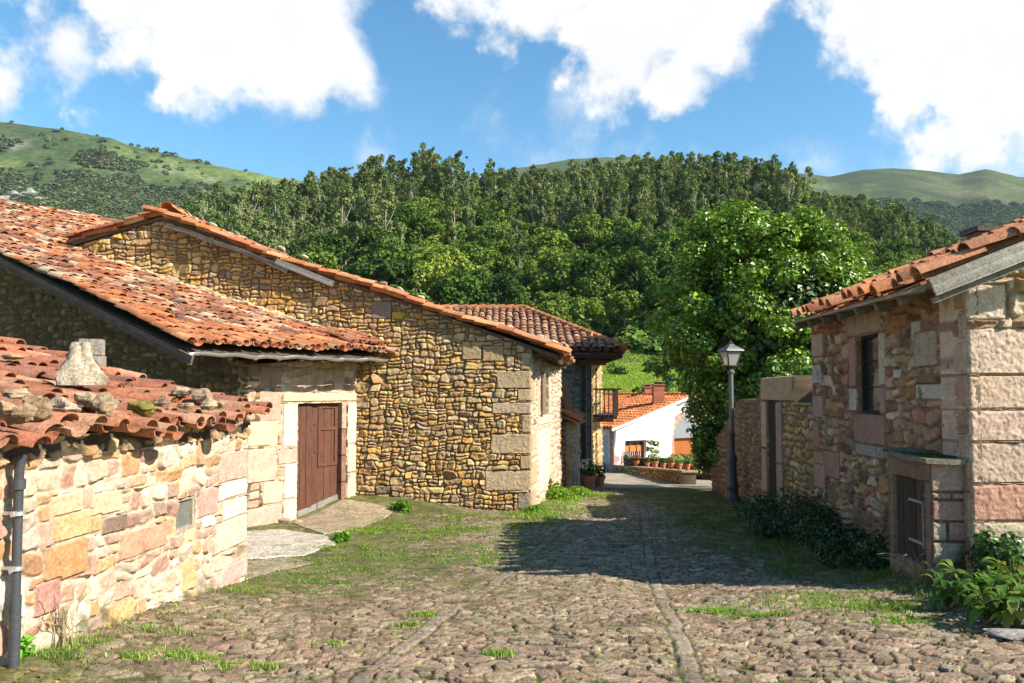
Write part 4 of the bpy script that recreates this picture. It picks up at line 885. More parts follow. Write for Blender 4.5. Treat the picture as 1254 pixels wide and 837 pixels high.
pz = Vector((0, 0, -.6)); c2 = Cr+ur*(-uF); mb.bar(c2+frF.u*.05+pz, c2+frF.u*3.2+pz, .3, 3.4, (.3, .22, .16)); mb.bar(Cr+frF.u*3.1+ur*.2+pz, c2+frF.u*3.1+pz, .3, 5.5, (.3, .22, .16))
child(mb, 'wall', M['stone'], rhouse)
wn = window(frR, wR, rhouse, col=(.05, .035, .028), wd=.035, bars=(0, 2), dep=.06, dpt=.04, pane=.085)
# roof: eave over the left wall, tiles rise to the right
eR0 = pray(1118, 352)*7.33*KR; eR1 = pray(970, 393)*11.45*KR; eR0.z = 1.04*KR; eR1.z = 1.12*KR; eRd = (eR1-eR0).normalized(); sRr = Vector((eRd.y, -eRd.x, rs)).normalized()
rf = MB(); tiles(rf, eR0, eRd, sRr, (eR1-eR0).length, 3.9, 'orange', sp=.25, ex=.30, r=.088, seed=63, jit=1.4, pin=.12, pdrop=.08, flat=1.15, colf=lambda c, cx, cs, rg: c*np.where(rg.random(len(cx)) < .3, .85, 1.15)[:, None])
vd = eR0-eRd*.10+Vector((0, 0, .03)); tiles(rf, vd, eRd, sRr, .1, 3.9, 'orange', sp=.5, ex=.47, r=.11, seed=64, jit=1.3, keep=lambda P, u, s_: u < .2)
rf.prism([eR0+sRr*.04, eR1+sRr*.04, eR1+sRr*3.9, eR0+sRr*3.9], (0, 0, -.04), (.30, .22, .15))
child(rf, 'roof', M['tile'], rhouse)
mb = MB(); a = pray(1142, 356)*7.05*KR; b = a+sRr*3.6; mb.plank(a+Vector((0, 0, .03)), b+Vector((0, 0, .03)), .03, .17, (.44, .39, .33), n=14); mb.plank(a+Vector((.03, .05, -.09)), b+Vector((0, .05, -.09)), .04, .05, (.26, .22, .18), n=3)
child(mb, 'bargeboard', M['timber'], rhouse)
L_ = (eR1-eR0).length
for i in range(7): a = eR0+eRd*(.35+i*(L_-.5)/6)+Vector((0, 0, -.09)); beam([a+sRr*.02, a+sRr*.9], .08, .10, (.17, .13, .10), rhouse, 'rafter')
beam([eR0+Vector((0, 0, -.03))+sRr*.06, eR1+Vector((0, 0, -.03))+sRr*.06], .10, .03, (.40, .31, .22), rhouse, 'eave_board')
cp = Vector((pray(1202, 300).x*10., 10., 0)); mb = MB(); mb.box((cp.x, cp.y, 1.88), (.24, .28, .62), (.24, .19, .15)); cw = child(mb, 'chimney', M['rock'], rhouse)
m2 = MB(); m2.box((cp.x, cp.y, 2.225), (.34, .40, .07), (.13, .11, .09)); child(m2, 'chimney_cap', M['rock'], cw)

# hutch built against the right house
hut = empty('stone_hutch', (Cr.x-.3, Cr.y+.5, -1.8)); tag(hut, 'low stone hutch with mossy cap slab and old wooden hatch, against the reddish house', 'hutch')
h0 = pray(1140, 600)*7.42*KR; h0.z = 0; h1x = frR.uv(1088, 600); fH = Frame(h0, ur*-1); fH.u = -ur; fH.n = Vector((-ur.y, ur.x, 0)); fHf = Frame(h0, (ur.y, -ur.x, 0))
uL = fH.uv(1088, 600)[0]; ht = -.69*KR; dw = .43
mb = MB(); hd = (uL+.06, -1.70, -.06, -.80)
stone_panel(mb, fH, [(uL, -2.2), (uL, ht), (.0, ht), (.0, -2.2)], .012, [(.22, .13, .09), (.26, .15, .10)], (.1, .2, .08, .15), D=.008, holes=[(uL+.10, -1.66, -.11, -.84)], fixed=[(uL, -.83, .0, ht, (.22, .14, .10), .015), (uL, -1.7, uL+.09, -.84, (.20, .12, .09), .012), (-.10, -1.7, .0, -.84, (.25, .15, .11), .012)], seed=71, T=.14)
hb = [(.0, -.97, .36, ht-.02, (.36, .24, .18)), (.0, -1.045, .19, -.98, pk), (.2, -1.045, .36, -.98, (.38, .25, .19)), (.0, -1.26, .37, -1.055, (.36, .20, .15)), (.15, -1.46, .38, -1.27, (.38, .19, .16)), (.0, -1.46, .14, -1.27, (.42, .34, .23)), (.0, -1.68, .38, -1.47, (.42, .34, .25)), (.0, -1.92, .2, -1.69, (.3, .23, .16)), (.21, -1.92, .38, -1.69, (.3, .22, .16))]
hb = [tuple(v_*KR for v_ in q_[:4])+(q_[4],) for q_ in hb]
stone_panel(mb, fHf, [(-.006, -2.2), (-.006, ht), (dw, ht), (dw, -2.2)], .0095, 'pink', (.1, .3, .08, .2), D=.02, fixed=hb, seed=72, T=.14, mortar=(.10, .07, .05), moss=.5, base=-1.75, rough=.010)
child(mb, 'wall', M['stone'], hut)
mb = MB(); rgc = np.random.default_rng(3); c0 = h0+Vector((-.03, -.05, ht+.005)); cpoly = [c0+Vector((-.04, -.03, 0)), c0+Vector((dw+.10, -.04, 0)), c0+Vector((dw+.1, .9, .05)), c0+ur*.4+Vector((-.03, 0, .0)), ]
cpoly = [c0+Vector((-.05, -.02, 0)), c0+Vector((.2, -.05, -.01)), c0+Vector((dw+.08, -.03, 0)), c0+Vector((dw+.12, 1.0, .03)), c0+Vector((.12, 1.08, .03)), c0+Vector((-.0, .7, .01)), c0+Vector((-.06, .35, 0))]
mb.prism(cpoly, (0, 0, .045), (.22, .20, .14)); 
o = child(mb, 'cap_slab', M['rock'], hut)
mb = MB(); Pm = np.stack([rgc.uniform(c0.x+.02, c0.x+dw, 700), rgc.uniform(c0.y+.1, c0.y+1.0, 700), np.full(700, c0.z+.052)], 1); cards(mb, Pm, np.tile([0, 0, 1.], (700, 1))+rgc.normal(0, .3, (700, 3)), .035, (.07, .09, .02), rgc); child(mb, 'moss', M['grass'], hut)
mb = MB(); plankrow_fr = fH
def planks(mb, fr, u0, u1, v0, v1, n, h, col, rg, th=.03):
    w_ = (u1-u0)/n
    for i in range(n): p_ = fr.P(u0+w_*(i+.5), (v0+v1)/2, h+rg.normal(0, .003)); mb.box(p_, (w_-.007, th, v1-v0), tuple(np.array(col)*rg.uniform(.7, 1.25)), (fr.u, fr.n, Vector((0, 0, 1))))
planks(mb, fH, uL+.10, -.11, -1.66, -.84, 5, -.06, (.085, .06, .045), rgc); hatch = child(mb, 'hatch', M['wood'], hut)
mb = MB(); a, b = uL+.44, -.20
for v_ in (-1.06, -1.46): mb.bar(fH.P(a-.02, v_, -.03), fH.P(b+.04, v_-.0, -.03), .02, .035, (.42, .38, .34), up=fH.n)
mb.bar(fH.P(b, -1.05, -.025), fH.P(b, -1.50, -.025), .03, .03, (.30, .26, .22), up=fH.n); child(mb, 'batten', M['wood'], hatch)

# ================================================================== GARDEN WALL on the right
gw = empty('garden_wall', (c2.x, c2.y, -2.2)); tag(gw, 'long rubble garden wall with a stone framed doorway between the reddish house and the lamp', 'wall')
frW = Frame(c2, -ur); frW.u = -ur; frW.n = Vector((-ur.y, ur.x, 0)); g_ = lambda px, py: frW.uv(px, py)
u35, u57, u05, u70 = g_(934.5, 500)[0], g_(957, 500)[0], g_(905, 500)[0], g_(871, 500)[0]
ga, gb = g_(941, 500)[0], g_(952.5, 500)[0]
mb = MB(); lintz = .07
gate = (ga, -2.5, gb, -.12)
stone_panel(mb, frW, [(u35, -2.9), (u35, .31), (g_(974, 500)[0], .31), (g_(974, 500)[0], -.17), (.0, -.17), (.0, -2.9)], .017, 'ochre', (.09, .26, .08, .18), D=.045, seed=81, holes=[gate], mortar=(.17, .12, .08), warp=.6, T=.4, moss=.3, base=-2.2,
            fixed=[(u35, -.03-.09, g_(974, 500)[0], .31, (.42, .31, .19), .05), (u35, -1.0, ga-.01, -.13, (.44, .34, .24), .05), (u35, -2.0, ga-.01, -1.01, (.40, .29, .23), .05), (gb+.01, -1.2, u57+.15, -.13, (.38, .26, .20), .05), (gb+.01, -2.3, u57+.15, -1.21, (.38, .27, .22), .05)])
stone_panel(mb, frW, [(u70, -3.1), (u70, -1.2), (g_(885, 500)[0], -.9), (u05, -.12), (u35-.005, -.08), (u35-.005, -2.9)], .02, [(.36, .22, .13), (.40, .28, .16), (.28, .18, .11), (.34, .24, .15)], (.09, .28, .08, .2), D=.05, seed=82, mortar=(.17, .12, .08), warp=.5, T=.4, moss=.3, base=-2.4)
mb.prism([frW.P(0, -.165, .05), frW.P(g_(974, 500)[0], -.165, .05), frW.P(g_(974, 500)[0], -.165, -.42), frW.P(0, -.165, -.42)], (0, 0, .03), (.30, .28, .13))
# the higher wall standing behind the gate
frW2 = Frame(c2-frW.n*.75, -ur); frW2.u = -ur; frW2.n = frW.n
stone_panel(mb, frW2, [(g_(974, 500)[0]-.6, -1.2), (g_(974, 500)[0]-.6, .33), (.5, .33), (.5, -1.2)], .018, 'ochre', (.1, .3, .09, .2), D=.05, seed=83, T=.4, mortar=(.2, .16, .06), moss=.3, base=.2)
child(mb, 'wall', M['stone'], gw)
mb = MB(); planks(mb, frW, ga-.02, gb+.02, -2.5, -.10, 3, -.015, (.045, .033, .027), rgc, .03); child(mb, 'gate', M['wood'], gw)

# ================================================================== STREET LAMP
YL = 15.4; lp = Vector((pray(897, 612).x*YL, YL, 0)); zb = pray(897, 612).z*YL; k = YL/F
lamp = empty('street_lamp', (lp.x, lp.y, zb)); tag(lamp, 'classic black street lamp with a four sided lantern, standing before the garden wall', 'street lamp')
mb = MB(); blk_c = (.05, .05, .052)
mb.lathe((lp.x, lp.y, zb), [(.0, -.05), (.16, -.05), (.16, .05), (.125, .09), (.115, .22), (.13, .25), (.13, .30), (.10, .36), (.09, .75), (.105, .80), (.105, .86), (.075, .92), (.062, 1.0), (.055, 1.3), (.07, 1.33), (.07, 1.37), (.052, 1.41)], 16, blk_c); child(mb, 'base', M['metal'], lamp)
ztl = pray(897, 455).z*YL
mb = MB(); mb.lathe((lp.x, lp.y, 0), [(.05, zb+1.38), (.048, ztl-.35), (.046, ztl-.05), (.07, ztl-.04), (.075, ztl+.0), (.05, ztl+.03), (.03, ztl+.05)], 14, (.13, .125, .12)); child(mb, 'pole', M['metal'], lamp)
lan = empty('lantern', (0, 0, 0)); lan.parent = lamp
zl0 = pray(897, 448).z*YL; zl1 = pray(897, 431).z*YL; mb = MB()
def fr4(z0, z1, r0, r1, t_, mb, col):
    for i in range(4):
        a = math.pi/4+i*math.pi/2+.25; b = a+math.pi/2; p_ = lambda r, z, t: Vector((lp.x+r*math.cos(t), lp.y+r*math.sin(t), z))
        mb.bar(p_(r0, z0, a), p_(r1, z1, a), t_, t_, col); mb.bar(p_(r0, z0, a), p_(r0, z0, b), t_, t_, col); mb.bar(p_(r1, z1, a), p_(r1, z1, b), t_, t_, col)
fr4(zl0, zl1, .13, .24, .022, mb, blk_c)
for i in range(4):
    a = math.pi/4+i*math.pi/2+.25; mb.bar((lp.x+.05*math.cos(a), lp.y+.05*math.sin(a), ztl-.02), (lp.x+.12*math.cos(a), lp.y+.12*math.sin(a), zl0), .018, .018, blk_c)
mb.build('frame', M['metal'], lan, loc=tuple(lamp.location))
mb = MB()
def ring4(r, z): return [(lp.x+r*math.cos(math.pi/4+i*math.pi/2+.25), lp.y+r*math.sin(math.pi/4+i*math.pi/2+.25), z) for i in range(4)]
v = ring4(.125, zl0)+ring4(.232, zl1); mb.add(v, [(0, 1, 5, 4), (1, 2, 6, 5), (2, 3, 7, 6), (3, 0, 4, 7), (3, 2, 1, 0)], (.5, .46, .40)); mb.build('glass', M['lantern'], lan, loc=tuple(lamp.location))
mb = MB(); zc = [pray(897, y_).z*YL for y_ in (430.5, 428.5, 424, 421.5, 419.5, 417)]
v = ring4(.29, zc[0])+ring4(.27, zc[1])+ring4(.11, zc[2])+ring4(.06, zc[3]); f = [(3, 2, 1, 0)]
for q_ in range(3): f += [(q_*4+i, q_*4+(i+1) % 4, q_*4+4+(i+1) % 4, q_*4+4+i) for i in range(4)]
f.append((12, 13, 14, 15)); mb.add(v, f, (.10, .10, .10)); mb.lathe((lp.x, lp.y, 0), [(.05, zc[3]-.01), (.06, zc[3]+.02), (.03, zc[4]), (.035, zc[4]+.02), (.005, zc[5])], 10, blk_c)
mb.build('cap', M['metal'], lan, loc=tuple(lamp.location))

# ================================================================== ANNEX and BALCONY HOUSE
ann = empty('lean_to', (1.5, 19.6, -2.5)); tag(ann, 'tiny stone lean-to with orange tiles between the gabled and the balcony house', 'lean-to')
ac = pray(698, 560)*19.6; ac.z = 0; frA = Frame(ac, (1, 0)); frA2 = Frame(ac, (.188, .982)); zt_ = pray(698, 517).z*19.6
mb = MB(); stone_panel(mb, frA, [(-.62, -3.), (-.62, zt_), (.02, zt_), (.02, -3.)], .022, 'ochre', (.2, .4, .12, .25), D=.04, seed=91, mortar=(.15, .11, .07), moss=.2, base=-2.5)
stone_panel(mb, frA2, [(-.02, -3.), (-.02, zt_), (2.6, zt_), (2.6, -3.)], .03, 'cream', (.14, .36, .08, .2), D=.03, seed=92, mortar=(.4, .3, .2)); child(mb, 'wall', M['stone'], ann)
rf = MB(); e0 = frA.P(.22, zt_+.0, .25); ea = Vector((.188, .982, 0)).normalized(); sa = Vector((-.982, .188, .42)).normalized(); tiles(rf, e0, ea, sa, 2.4, 1.1, 'orange', sp=.2, ex=.3, r=.09, seed=93); rf.prism([e0, e0+ea*2.4, e0+ea*2.4+sa*1.1, e0+sa*1.1], (0, 0, -.06), (.3, .2, .12)); child(rf, 'roof', M['tile'], ann)
# steep red tiled edge climbing the wall behind
mb = MB(); mb.bar(at(699, 512, 19.9), at(688, 470, 20.6), .25, .10, (.40, .12, .05)); child(mb, 'roof_edge', M['tile'], ann)

YB = 23.; bc = pray(722, 500)*YB; bc.z = 0; frK = Frame(bc, (1, 0)); ubk = Vector((.188, .982, 0)).normalized(); frK2 = Frame(bc, ubk)
bh = empty('balcony_house', (bc.x, bc.y, -2.8)); tag(bh, 'two storey brown rubble house with a hipped brown tiled roof and a small wooden balcony', 'house')
zB = pray(722, 436).z*YB; kU = lambda px, py: frK2.uv(px, py)
bw = kU(737, 500)[0]
dz_ = (.9, -.8, 1.8, -1.9)
mb = MB(); stone_panel(mb, frK, [(-9, -3.3), (-9, zB), (.03, zB), (.03, -3.3)], .032, 'grey', (.16, .5, .10, .26), D=.04, seed=95, mortar=(.40, .34, .26), warp=.5, gap=.02, fixed=[(-.30, -3+.5*i, .03, -3+.5*i+.46, (.20, .15, .11), .05) for i in range(9)])
stone_panel(mb, frK2, [(-.03, -3.4), (-.03, zB), (bw, zB), (bw, -3.4)], .035, 'ochre', (.16, .5, .10, .26), D=.04, seed=96, mortar=(.3, .24, .16), holes=[(2.0, -.75, 2.9, .95), (1.9, -3.4, 2.9, -1.3)], fixed=[(-.03, -1.2, .5, -.4, (.4, .3, .2))]); 
mb.bar(bc+ubk*bw+Vector((0, 0, -1)), bc+ubk*bw+Vector((-9, 0, -1)), .3, 4.4, (.3, .22, .15))
child(mb, 'wall', M['stone'], bh)
mb = MB()
for (a, b, c, d_) in ((2.0, -.75, 2.9, .95), (1.9, -3.2, 2.9, -1.3)): planks(mb, frK2, a, c, b, d_, 4, -.2, (.12, .07, .045), rgc)
child(mb, 'door', M['wood'], bh)
mb = MB(); pp = frK.P(-.16, 0, .10); mb.tube([(pp.x, pp.y, -2.9), (pp.x, pp.y, zB)], .075, 10, (.035, .025, .02)); mb.box(frK.P(-.02, (zB-2.9)/2, .02)+Vector((0, .05, 0)), (.14, .14, zB+2.9), (.06, .045, .035)); child(mb, 'downpipe', M['metal'], bh)
# hipped roof
ez = pray(740, 431).z*22.0; eY = 22.0; X0 = pray(766, 431).x*22.; rz = pray(640, 381).z*26.4; rX = pray(641, 381).x*26.4; rY = 26.4
rsl = (rz-ez)/(rY-eY); sK = Vector((0, 1, rsl)).normalized(); LK = (rY-eY)/sK.y
rf = MB(); hipx = lambda y: X0-(X0-rX)*(y-eY)/(rY-eY)
tiles(rf, Vector((X0-11, eY, ez)), Vector((1, 0, 0)), sK, 11.2, LK, 'brown', sp=.235, ex=.34, r=.112, seed=97, jit=.9, keep=lambda P, u, s_: P[:, 0] < hipx(P[:, 1])-.02)
sK2 = Vector((-1, .0, (rz-ez)/(X0-rX))).normalized()
tiles(rf, Vector((X0, eY, ez)), Vector((0, 1, 0)), sK2, 9.0, (X0-rX)/abs(sK2.x), 'brown', sp=.235, ex=.34, r=.112, seed=98, jit=.9, keep=lambda P, u, s_: (P[:, 0] > hipx(P[:, 1])+.02) & ((P[:, 1] < rY) | (P[:, 0] > rX)))
hp = Vector((X0, eY, ez+.1)); hr = Vector((rX, rY, rz+.1)); hv = (hr-hp)
th8 = []
for (a, b, n_) in ((hp, hr, 18), (hr, hr+Vector((-8, 0, 0)), 24)):
    for i in range(n_):
        p_ = a.lerp(b, i/n_); q_ = a.lerp(b, (i+1.15)/n_); rf.tube([p_+Vector((0, 0, .03)), q_+Vector((0, 0, .0))], [.12, .10], 8, tuple(np.array(TP['orange'][i % 4])*(.9 if i % 3 else .7)))
rf.prism([Vector((X0-11, eY+.05, ez-.03)), Vector((X0-.05, eY+.05, ez-.03)), Vector((rX, rY, rz-.03)), Vector((X0-11, rY, rz-.03))], (0, 0, -.06), (.12, .07, .05))
rf.prism([Vector((X0-.05, eY+.05, ez-.03)), Vector((X0-.05, eY+9, ez-.03)), Vector((rX, eY+9, rz-.03)), Vector((rX, rY, rz-.03))], (0, 0, -.06), (.12, .07, .05))
child(rf, 'roof', M['tile'], bh)
mb = MB(); mb.box((X0-5.6, eY+.10, ez-.12), (11, .06, .12), (.10, .045, .03)); mb.box((X0-.10, eY+4.5, ez-.12), (.06, 8.8, .12), (.12, .05, .03))
child(mb, 'fascia', M['timber'], bh)
for i in range(10): beam([(X0-.35-i*.6, eY+.15, ez-.13), (X0-.35-i*.6, eY+1.1, ez-.10)], .09, .12, (.09, .05, .035), bh, 'rafter')
for i in range(8): beam([(X0-.1, eY+.8+i*.7, ez-.13), (X0-1.1, eY+.8+i*.7, ez-.10)], .09, .12, (.12, .06, .04), bh, 'rafter')
beam([(X0-.5, eY+.6, ez-.30), (X0-1.4, eY+.7, ez-.30)], .16, .16, (.2, .1, .06), bh)
# balcony
bal = MB(); b0, b1, pr = 1.2, 4.0, .68; zf_ = pray(735, 511).z*24.3; zr_ = pray(735, 477).z*24.3; wc = (.075, .055, .045)
bal.prism([frK2.P(b0, zf_, 0), frK2.P(b1, zf_, 0), frK2.P(b1, zf_, pr), frK2.P(b0, zf_, pr)], (0, 0, .07), wc); bal.bar(frK2.P(b0, zf_-.08, 0), frK2.P(b0, zf_-.08, pr-.02), .10, .14, wc); bal.bar(frK2.P(b1-.1, zf_-.08, 0), frK2.P(b1-.1, zf_-.08, pr-.02), .10, .14, wc)
flo = child(bal, 'balcony', M['wood'], bh); rl_ = MB()
rl_.bar(frK2.P(b0, zr_, 0), frK2.P(b0, zr_, pr+.25), .07, .06, wc); rl_.bar(frK2.P(b0, zr_, pr), frK2.P(b1, zr_, pr), .07, .06, wc); rl_.bar(frK2.P(b1, zr_, 0), frK2.P(b1, zr_, pr), .07, .06, wc)
for i in range(5): rl_.bar(frK2.P(b0, zf_, .1+i*.14), frK2.P(b0, zr_, .1+i*.14), .035, .035, wc)
for i in range(15): rl_.bar(frK2.P(b0+i*.2, zf_, pr), frK2.P(b0+i*.2, zr_, pr), .035, .035, wc)
child(rl_, 'railing', M['wood'], flo)
mb = MB(); lpt = frK2.P(5.2, -.9, .35); mb.box(lpt, (.2, .2, .3), (.05, .05, .05)); mb.bar(lpt+Vector((0, 0, .2)), frK2.P(5.2, -.65, 0), .03, .03, (.05, .05, .05)); mb.prism([lpt+Vector((-.13, -.13, .15)), lpt+Vector((.13, -.13, .15)), lpt+Vector((.13, .13, .15)), lpt+Vector((-.13, .13, .15))], (0, 0, .04), (.05, .05, .05)); child(mb, 'wall_lamp', M['metal'], bh)

# ================================================================== PLANTER WALL AND POTS
pa = at(738, 575, 31.); pb = at(837, 593, 24.6)
pa = gpt(739, 577); pb = gpt(837, 594)
pw = MB(); dv = (pb-pa); dv.z = 0; dv.normalize(); frQ = Frame((pa.x, pa.y, 0), dv); Lp = (Vector((pb.x, pb.y, 0))-Vector((pa.x, pa.y, 0))).length
q0 = pray(739, 570).z*pa.y; q1 = pray(837, 579).z*pb.y
stone_panel(pw, frQ, [(0, -4.2), (0, q0), (Lp, q1), (Lp, -4.2)], .03, 'ochre', (.2, .5, .1, .22), D=.03, seed=101, T=.4, mortar=(.13, .10, .07), fixed=[(Lp-.3, -3.6, Lp, q1, (.34, .25, .17), .04)])
pw.prism([frQ.P(-.05, q0+.005, .06), frQ.P(Lp+.05, q1+.005, .06), frQ.P(Lp+.05, q1+.005, -.45), frQ.P(-.05, q0+.005, -.45)], (0, 0, .06), (.42, .30, .20))
root = empty('planter_wall', (pa.x, pa.y, pa.z)); tag(root, 'low slab topped stone wall at the far end of the street carrying flower pots', 'wall'); child(pw, 'wall', M['stone'], root)
fg = np.random.default_rng(77)
def flowerpot(P_, s_, leafc, flc, nl=160, nf=40, kind='pot'):
    o = empty('flower_pot', P_); mb = MB()
    mb.lathe((0, 0, 0), [(.0, 0), (.085*s_, 0), (.125*s_, .20*s_), (.145*s_, .20*s_), (.145*s_, .25*s_), (.12*s_, .25*s_), (.11*s_, .21*s_), (.0, .21*s_)], 16, (.48, .17, .09)); mb.build('pot', M['pot'], o)
    mb = MB(); d_ = sphere_pts(nl, fg); P = d_*np.array([.2, .2, .15])*s_*fg.uniform(.4, 1, (nl, 1))+[0, 0, .36*s_]; leaves(mb, P, d_+[0, 0, .4], .075*s_, leafc, fg); 
    mb.tube([(0, 0, .15*s_), (0, 0, .32*s_)], .01, 5, (.1, .12, .04)); 
    if nf:
        d_ = sphere_pts(nf, fg); d_[:, 2] = np.abs(d_[:, 2]); P = d_*np.array([.21, .21, .17])*s_+[0, 0, .38*s_]; leaves(mb, P, d_, .05*s_, flc, fg, cvar=.1)
    mb.build('plant', M['grass'], o)
    return o
def topz(u): return q0+(q1-q0)*u/Lp+.065
red, wht, gr, yg = (.55, .035, .02), (.75, .72, .65), (.05, .11, .02), (.14, .20, .03)
pots = [(762, 1.15, gr, red, 'flower pot with mixed green and orange plants, leftmost on the planter wall', 20), (774, 1.1, gr, red, 'clay pot brimming with red flowers, second from the left on the planter wall', 130), (787, .9, (.04, .09, .02), wht, 'pot of plain dark green leaves beside the red flowers', 0), (796, 1.2, gr, wht, 'clay pot with white flowers, in the middle of the planter wall', 90),
        (806, .95, gr, wht, 'small pot of short green leaves right of the white flowers', 0), (815, 1.1, yg, (.5, .25, .08), 'pot of yellowish leaves on the planter wall', 40), (825, 1.0, (.16, .24, .06), wht, 'pot of light green leaves, second from the right on the planter wall', 25), (834.5, 1.0, gr, wht, 'clay pot at the right end of the planter wall', 12)]
for (px, s_, lc, fc, lab, nf) in pots:
    u_ = frQ.uv(px, 560)[0]; P_ = frQ.P(u_, topz(u_), -.18); tag(flowerpot(P_, s_*.8, lc, fc, nf=nf), lab, 'flower pot', 'flower pots on the low planter wall')
P_ = gpt(721, 599); tag(flowerpot(P_, 1.5, gr, wht, nf=70), 'terracotta pot with pale flowers standing at the corner of the balcony house', 'flower pot')
P_ = gpt(734, 597); tag(flowerpot(P_, 1.3, (.05, .06, .025), (.25, .05, .04), nf=30), 'dark pot in the shade beside the terracotta pot of pale flowers', 'flower pot')
# dark garden wall behind the pots
fw = MB(); wa = at(764, 561, 32.); wb = at(874, 562, 25.5); dv = Vector((wb.x-wa.x, wb.y-wa.y, 0)).normalized(); frV = Frame((wa.x, wa.y, 0), dv); Lv = math.hypot(wb.x-wa.x, wb.y-wa.y)
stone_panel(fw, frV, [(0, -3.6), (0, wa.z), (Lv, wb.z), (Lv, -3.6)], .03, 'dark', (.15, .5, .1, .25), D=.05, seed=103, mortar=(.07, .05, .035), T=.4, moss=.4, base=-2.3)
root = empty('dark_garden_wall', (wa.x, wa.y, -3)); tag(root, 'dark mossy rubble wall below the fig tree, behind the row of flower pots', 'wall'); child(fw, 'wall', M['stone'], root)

# ================================================================== WHITE HOUSE
YW = 34.; wc_ = pray(751, 500)*YW; wc_.z = 0; eW = Vector((.87, .5, 0)).normalized(); fW = Vector((-.5, .87, 0)).normalized(); frX = Frame(wc_, eW); frX2 = Frame(wc_, -fW); frX2.u = -fW; frX2.n = Vector((-fW.y, fW.x, 0))
wh = empty('white_house', (wc_.x, wc_.y, -3.6)); tag(wh, 'white plastered cottage with orange roof and brick chimney beyond the flower pots', 'house')
x_ = lambda px, py: frX.uv(px, py); zc_ = pray(751, 524).z*YW; ur_ = x_(840, 487); zr_ = ur_[1]; ul = ur_[0]; wslope = (zr_-zc_)/ul
wwin = (x_(764, 550)[0], x_(770, 568)[1], x_(790, 550)[0], x_(776, 540)[1]); arch = (x_(825, 560)[0], -4.2, x_(860, 560)[0], x_(840, 534)[1])
mb = MB(); wp = (.80, .80, .78)
def wallquad(mb, fr, poly, holes, T, col, res=.09):
    stone_panel(mb, fr, poly, res, [col], (3, 9, 3, 9), D=.0, gap=-.5, holes=holes, T=T, mortar=col, rough=.004, mvar=.06, seed=7)
wallquad(mb, frX, [(0, -4.4), (0, zc_-.02), (ul, zr_-.02), (2*ul, zc_-.02), (2*ul, -4.4)], [wwin, (arch[0]+.0, arch[1], arch[2], arch[3]-.0)], .3, wp, .06)
ldoor = (-1.05, -4.4, -.30, -2.0)
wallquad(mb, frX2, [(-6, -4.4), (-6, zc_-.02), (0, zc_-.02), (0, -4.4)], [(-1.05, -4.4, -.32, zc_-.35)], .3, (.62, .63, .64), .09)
child(mb, 'wall', M['plaster'], wh)
mb = MB(); qc = (.42, .26, .22)
for i in range(8):
    w_ = .34 if i % 2 else .22; zz_ = -4.0+i*.31; a = frX.P(w_/2, zz_+.15, .012); mb.box(a, (w_, .03, .295), tuple(np.array(qc)*(.85+.3*((i*7) % 5)/5)), (frX.u, frX.n, Vector((0, 0, 1))))
    a = frX2.P(-.13+.0, zz_+.15, .012); mb.box(a, (.26, .03, .295), tuple(np.array(qc)*.9), (frX2.u, frX2.n, Vector((0, 0, 1))))
child(mb, 'corner_stones', M['stone'], wh); mb = MB()
t = .16; a0, b0_, c0_, d0_ = wwin
for (a, b, c, d_) in ((a0-t, b0_, a0, d0_), (c0_, b0_, c0_+t, d0_), (a0-t-.06, d0_, c0_+t+.06, d0_+t+.02), (a0-t-.1, b0_-t, c0_+t+.1, b0_)):
    mb.box(frX.P((a+c)/2, (b+d_)/2, .02), (c-a, .07, d_-b), (.40, .30, .25), (frX.u, frX.n, Vector((0, 0, 1))))
child(mb, 'window_surround', M['stone'], wh); mb = MB()
rad = (arch[2]-arch[0])/2; cx_ = (arch[0]+arch[2])/2; zsp = arch[3]
for i in range(11):
    t0 = math.pi*i/11+.01; t1 = math.pi*(i+1)/11-.01; pts = [frX.P(cx_-r__*math.cos(t__), zsp+r__*math.sin(t__), .0) for r__, t__ in ((rad, t0), (rad, t1), (rad+.30, t1), (rad+.30, t0))]; mb.prism(pts, frX.n*.05, tuple(np.array((.44, .28, .23))*(.85+.3*((i*3) % 4)/4)))
for sgn in (-1, 1):
    for i in range(5): mb.box(frX.P(cx_+sgn*(rad+.15), -4.2+i*(zsp+4.2)/5+(zsp+4.2)/10, .02), (.30, .06, (zsp+4.2)/5-.015), tuple(np.array((.44, .28, .23))*(.85+.3*((i*3) % 4)/4)), (frX.u, frX.n, Vector((0, 0, 1))))
child(mb, 'arch_surround', M['stone'], wh)
mb = MB(); mb.prism([frX.P(arch[0], -4.3, -.15), frX.P(arch[2], -4.3, -.15), frX.P(arch[2], zsp-.1, -.15), frX.P(arch[0], zsp-.1, -.15)], -frX.n*.05, (.40, .13, .035)); child(mb, 'door', M['wood'], wh)
mb = MB(); tp = [frX.P(cx_-rad*math.cos(math.pi*i/12), zsp-.1+(rad+.1)*math.sin(math.pi*i/12), .012) for i in range(13)]; mb.prism(tp, -frX.n*.04, (.22, .23, .24)); child(mb, 'fanlight', M['plaster'], wh)
mb = MB(); mb.lathe((0, 0, 0), [(.0, 0), (.10, 0), (.10, .03), (0, .03)], 12, (.12, .14, .17)); v = mb.v[0]; c_ = frX.P(cx_-.0, zsp+.30, .05); mb.v[0] = np.array([list(c_+frX.u*p[0]+Vector((0, 0, p[1]))+frX.n*p[2]) for p in v]); child(mb, 'round_window', M['glass'], wh)
w_ = window(frX, wwin, wh, col=(.30, .12, .05), wd=.07, bars=(2, 0), dep=.1)
mb = MB(); 
for i in range(9): uu1 = wwin[0]+.08+(wwin[2]-wwin[0]-.16)*i/9; mb.bar(frX.P(uu1, wwin[1]+.1, -.13), frX.P(uu1+.02, wwin[1]+(wwin[3]-wwin[1])*.5, -.13), .05, .02, (.6, .6, .58))
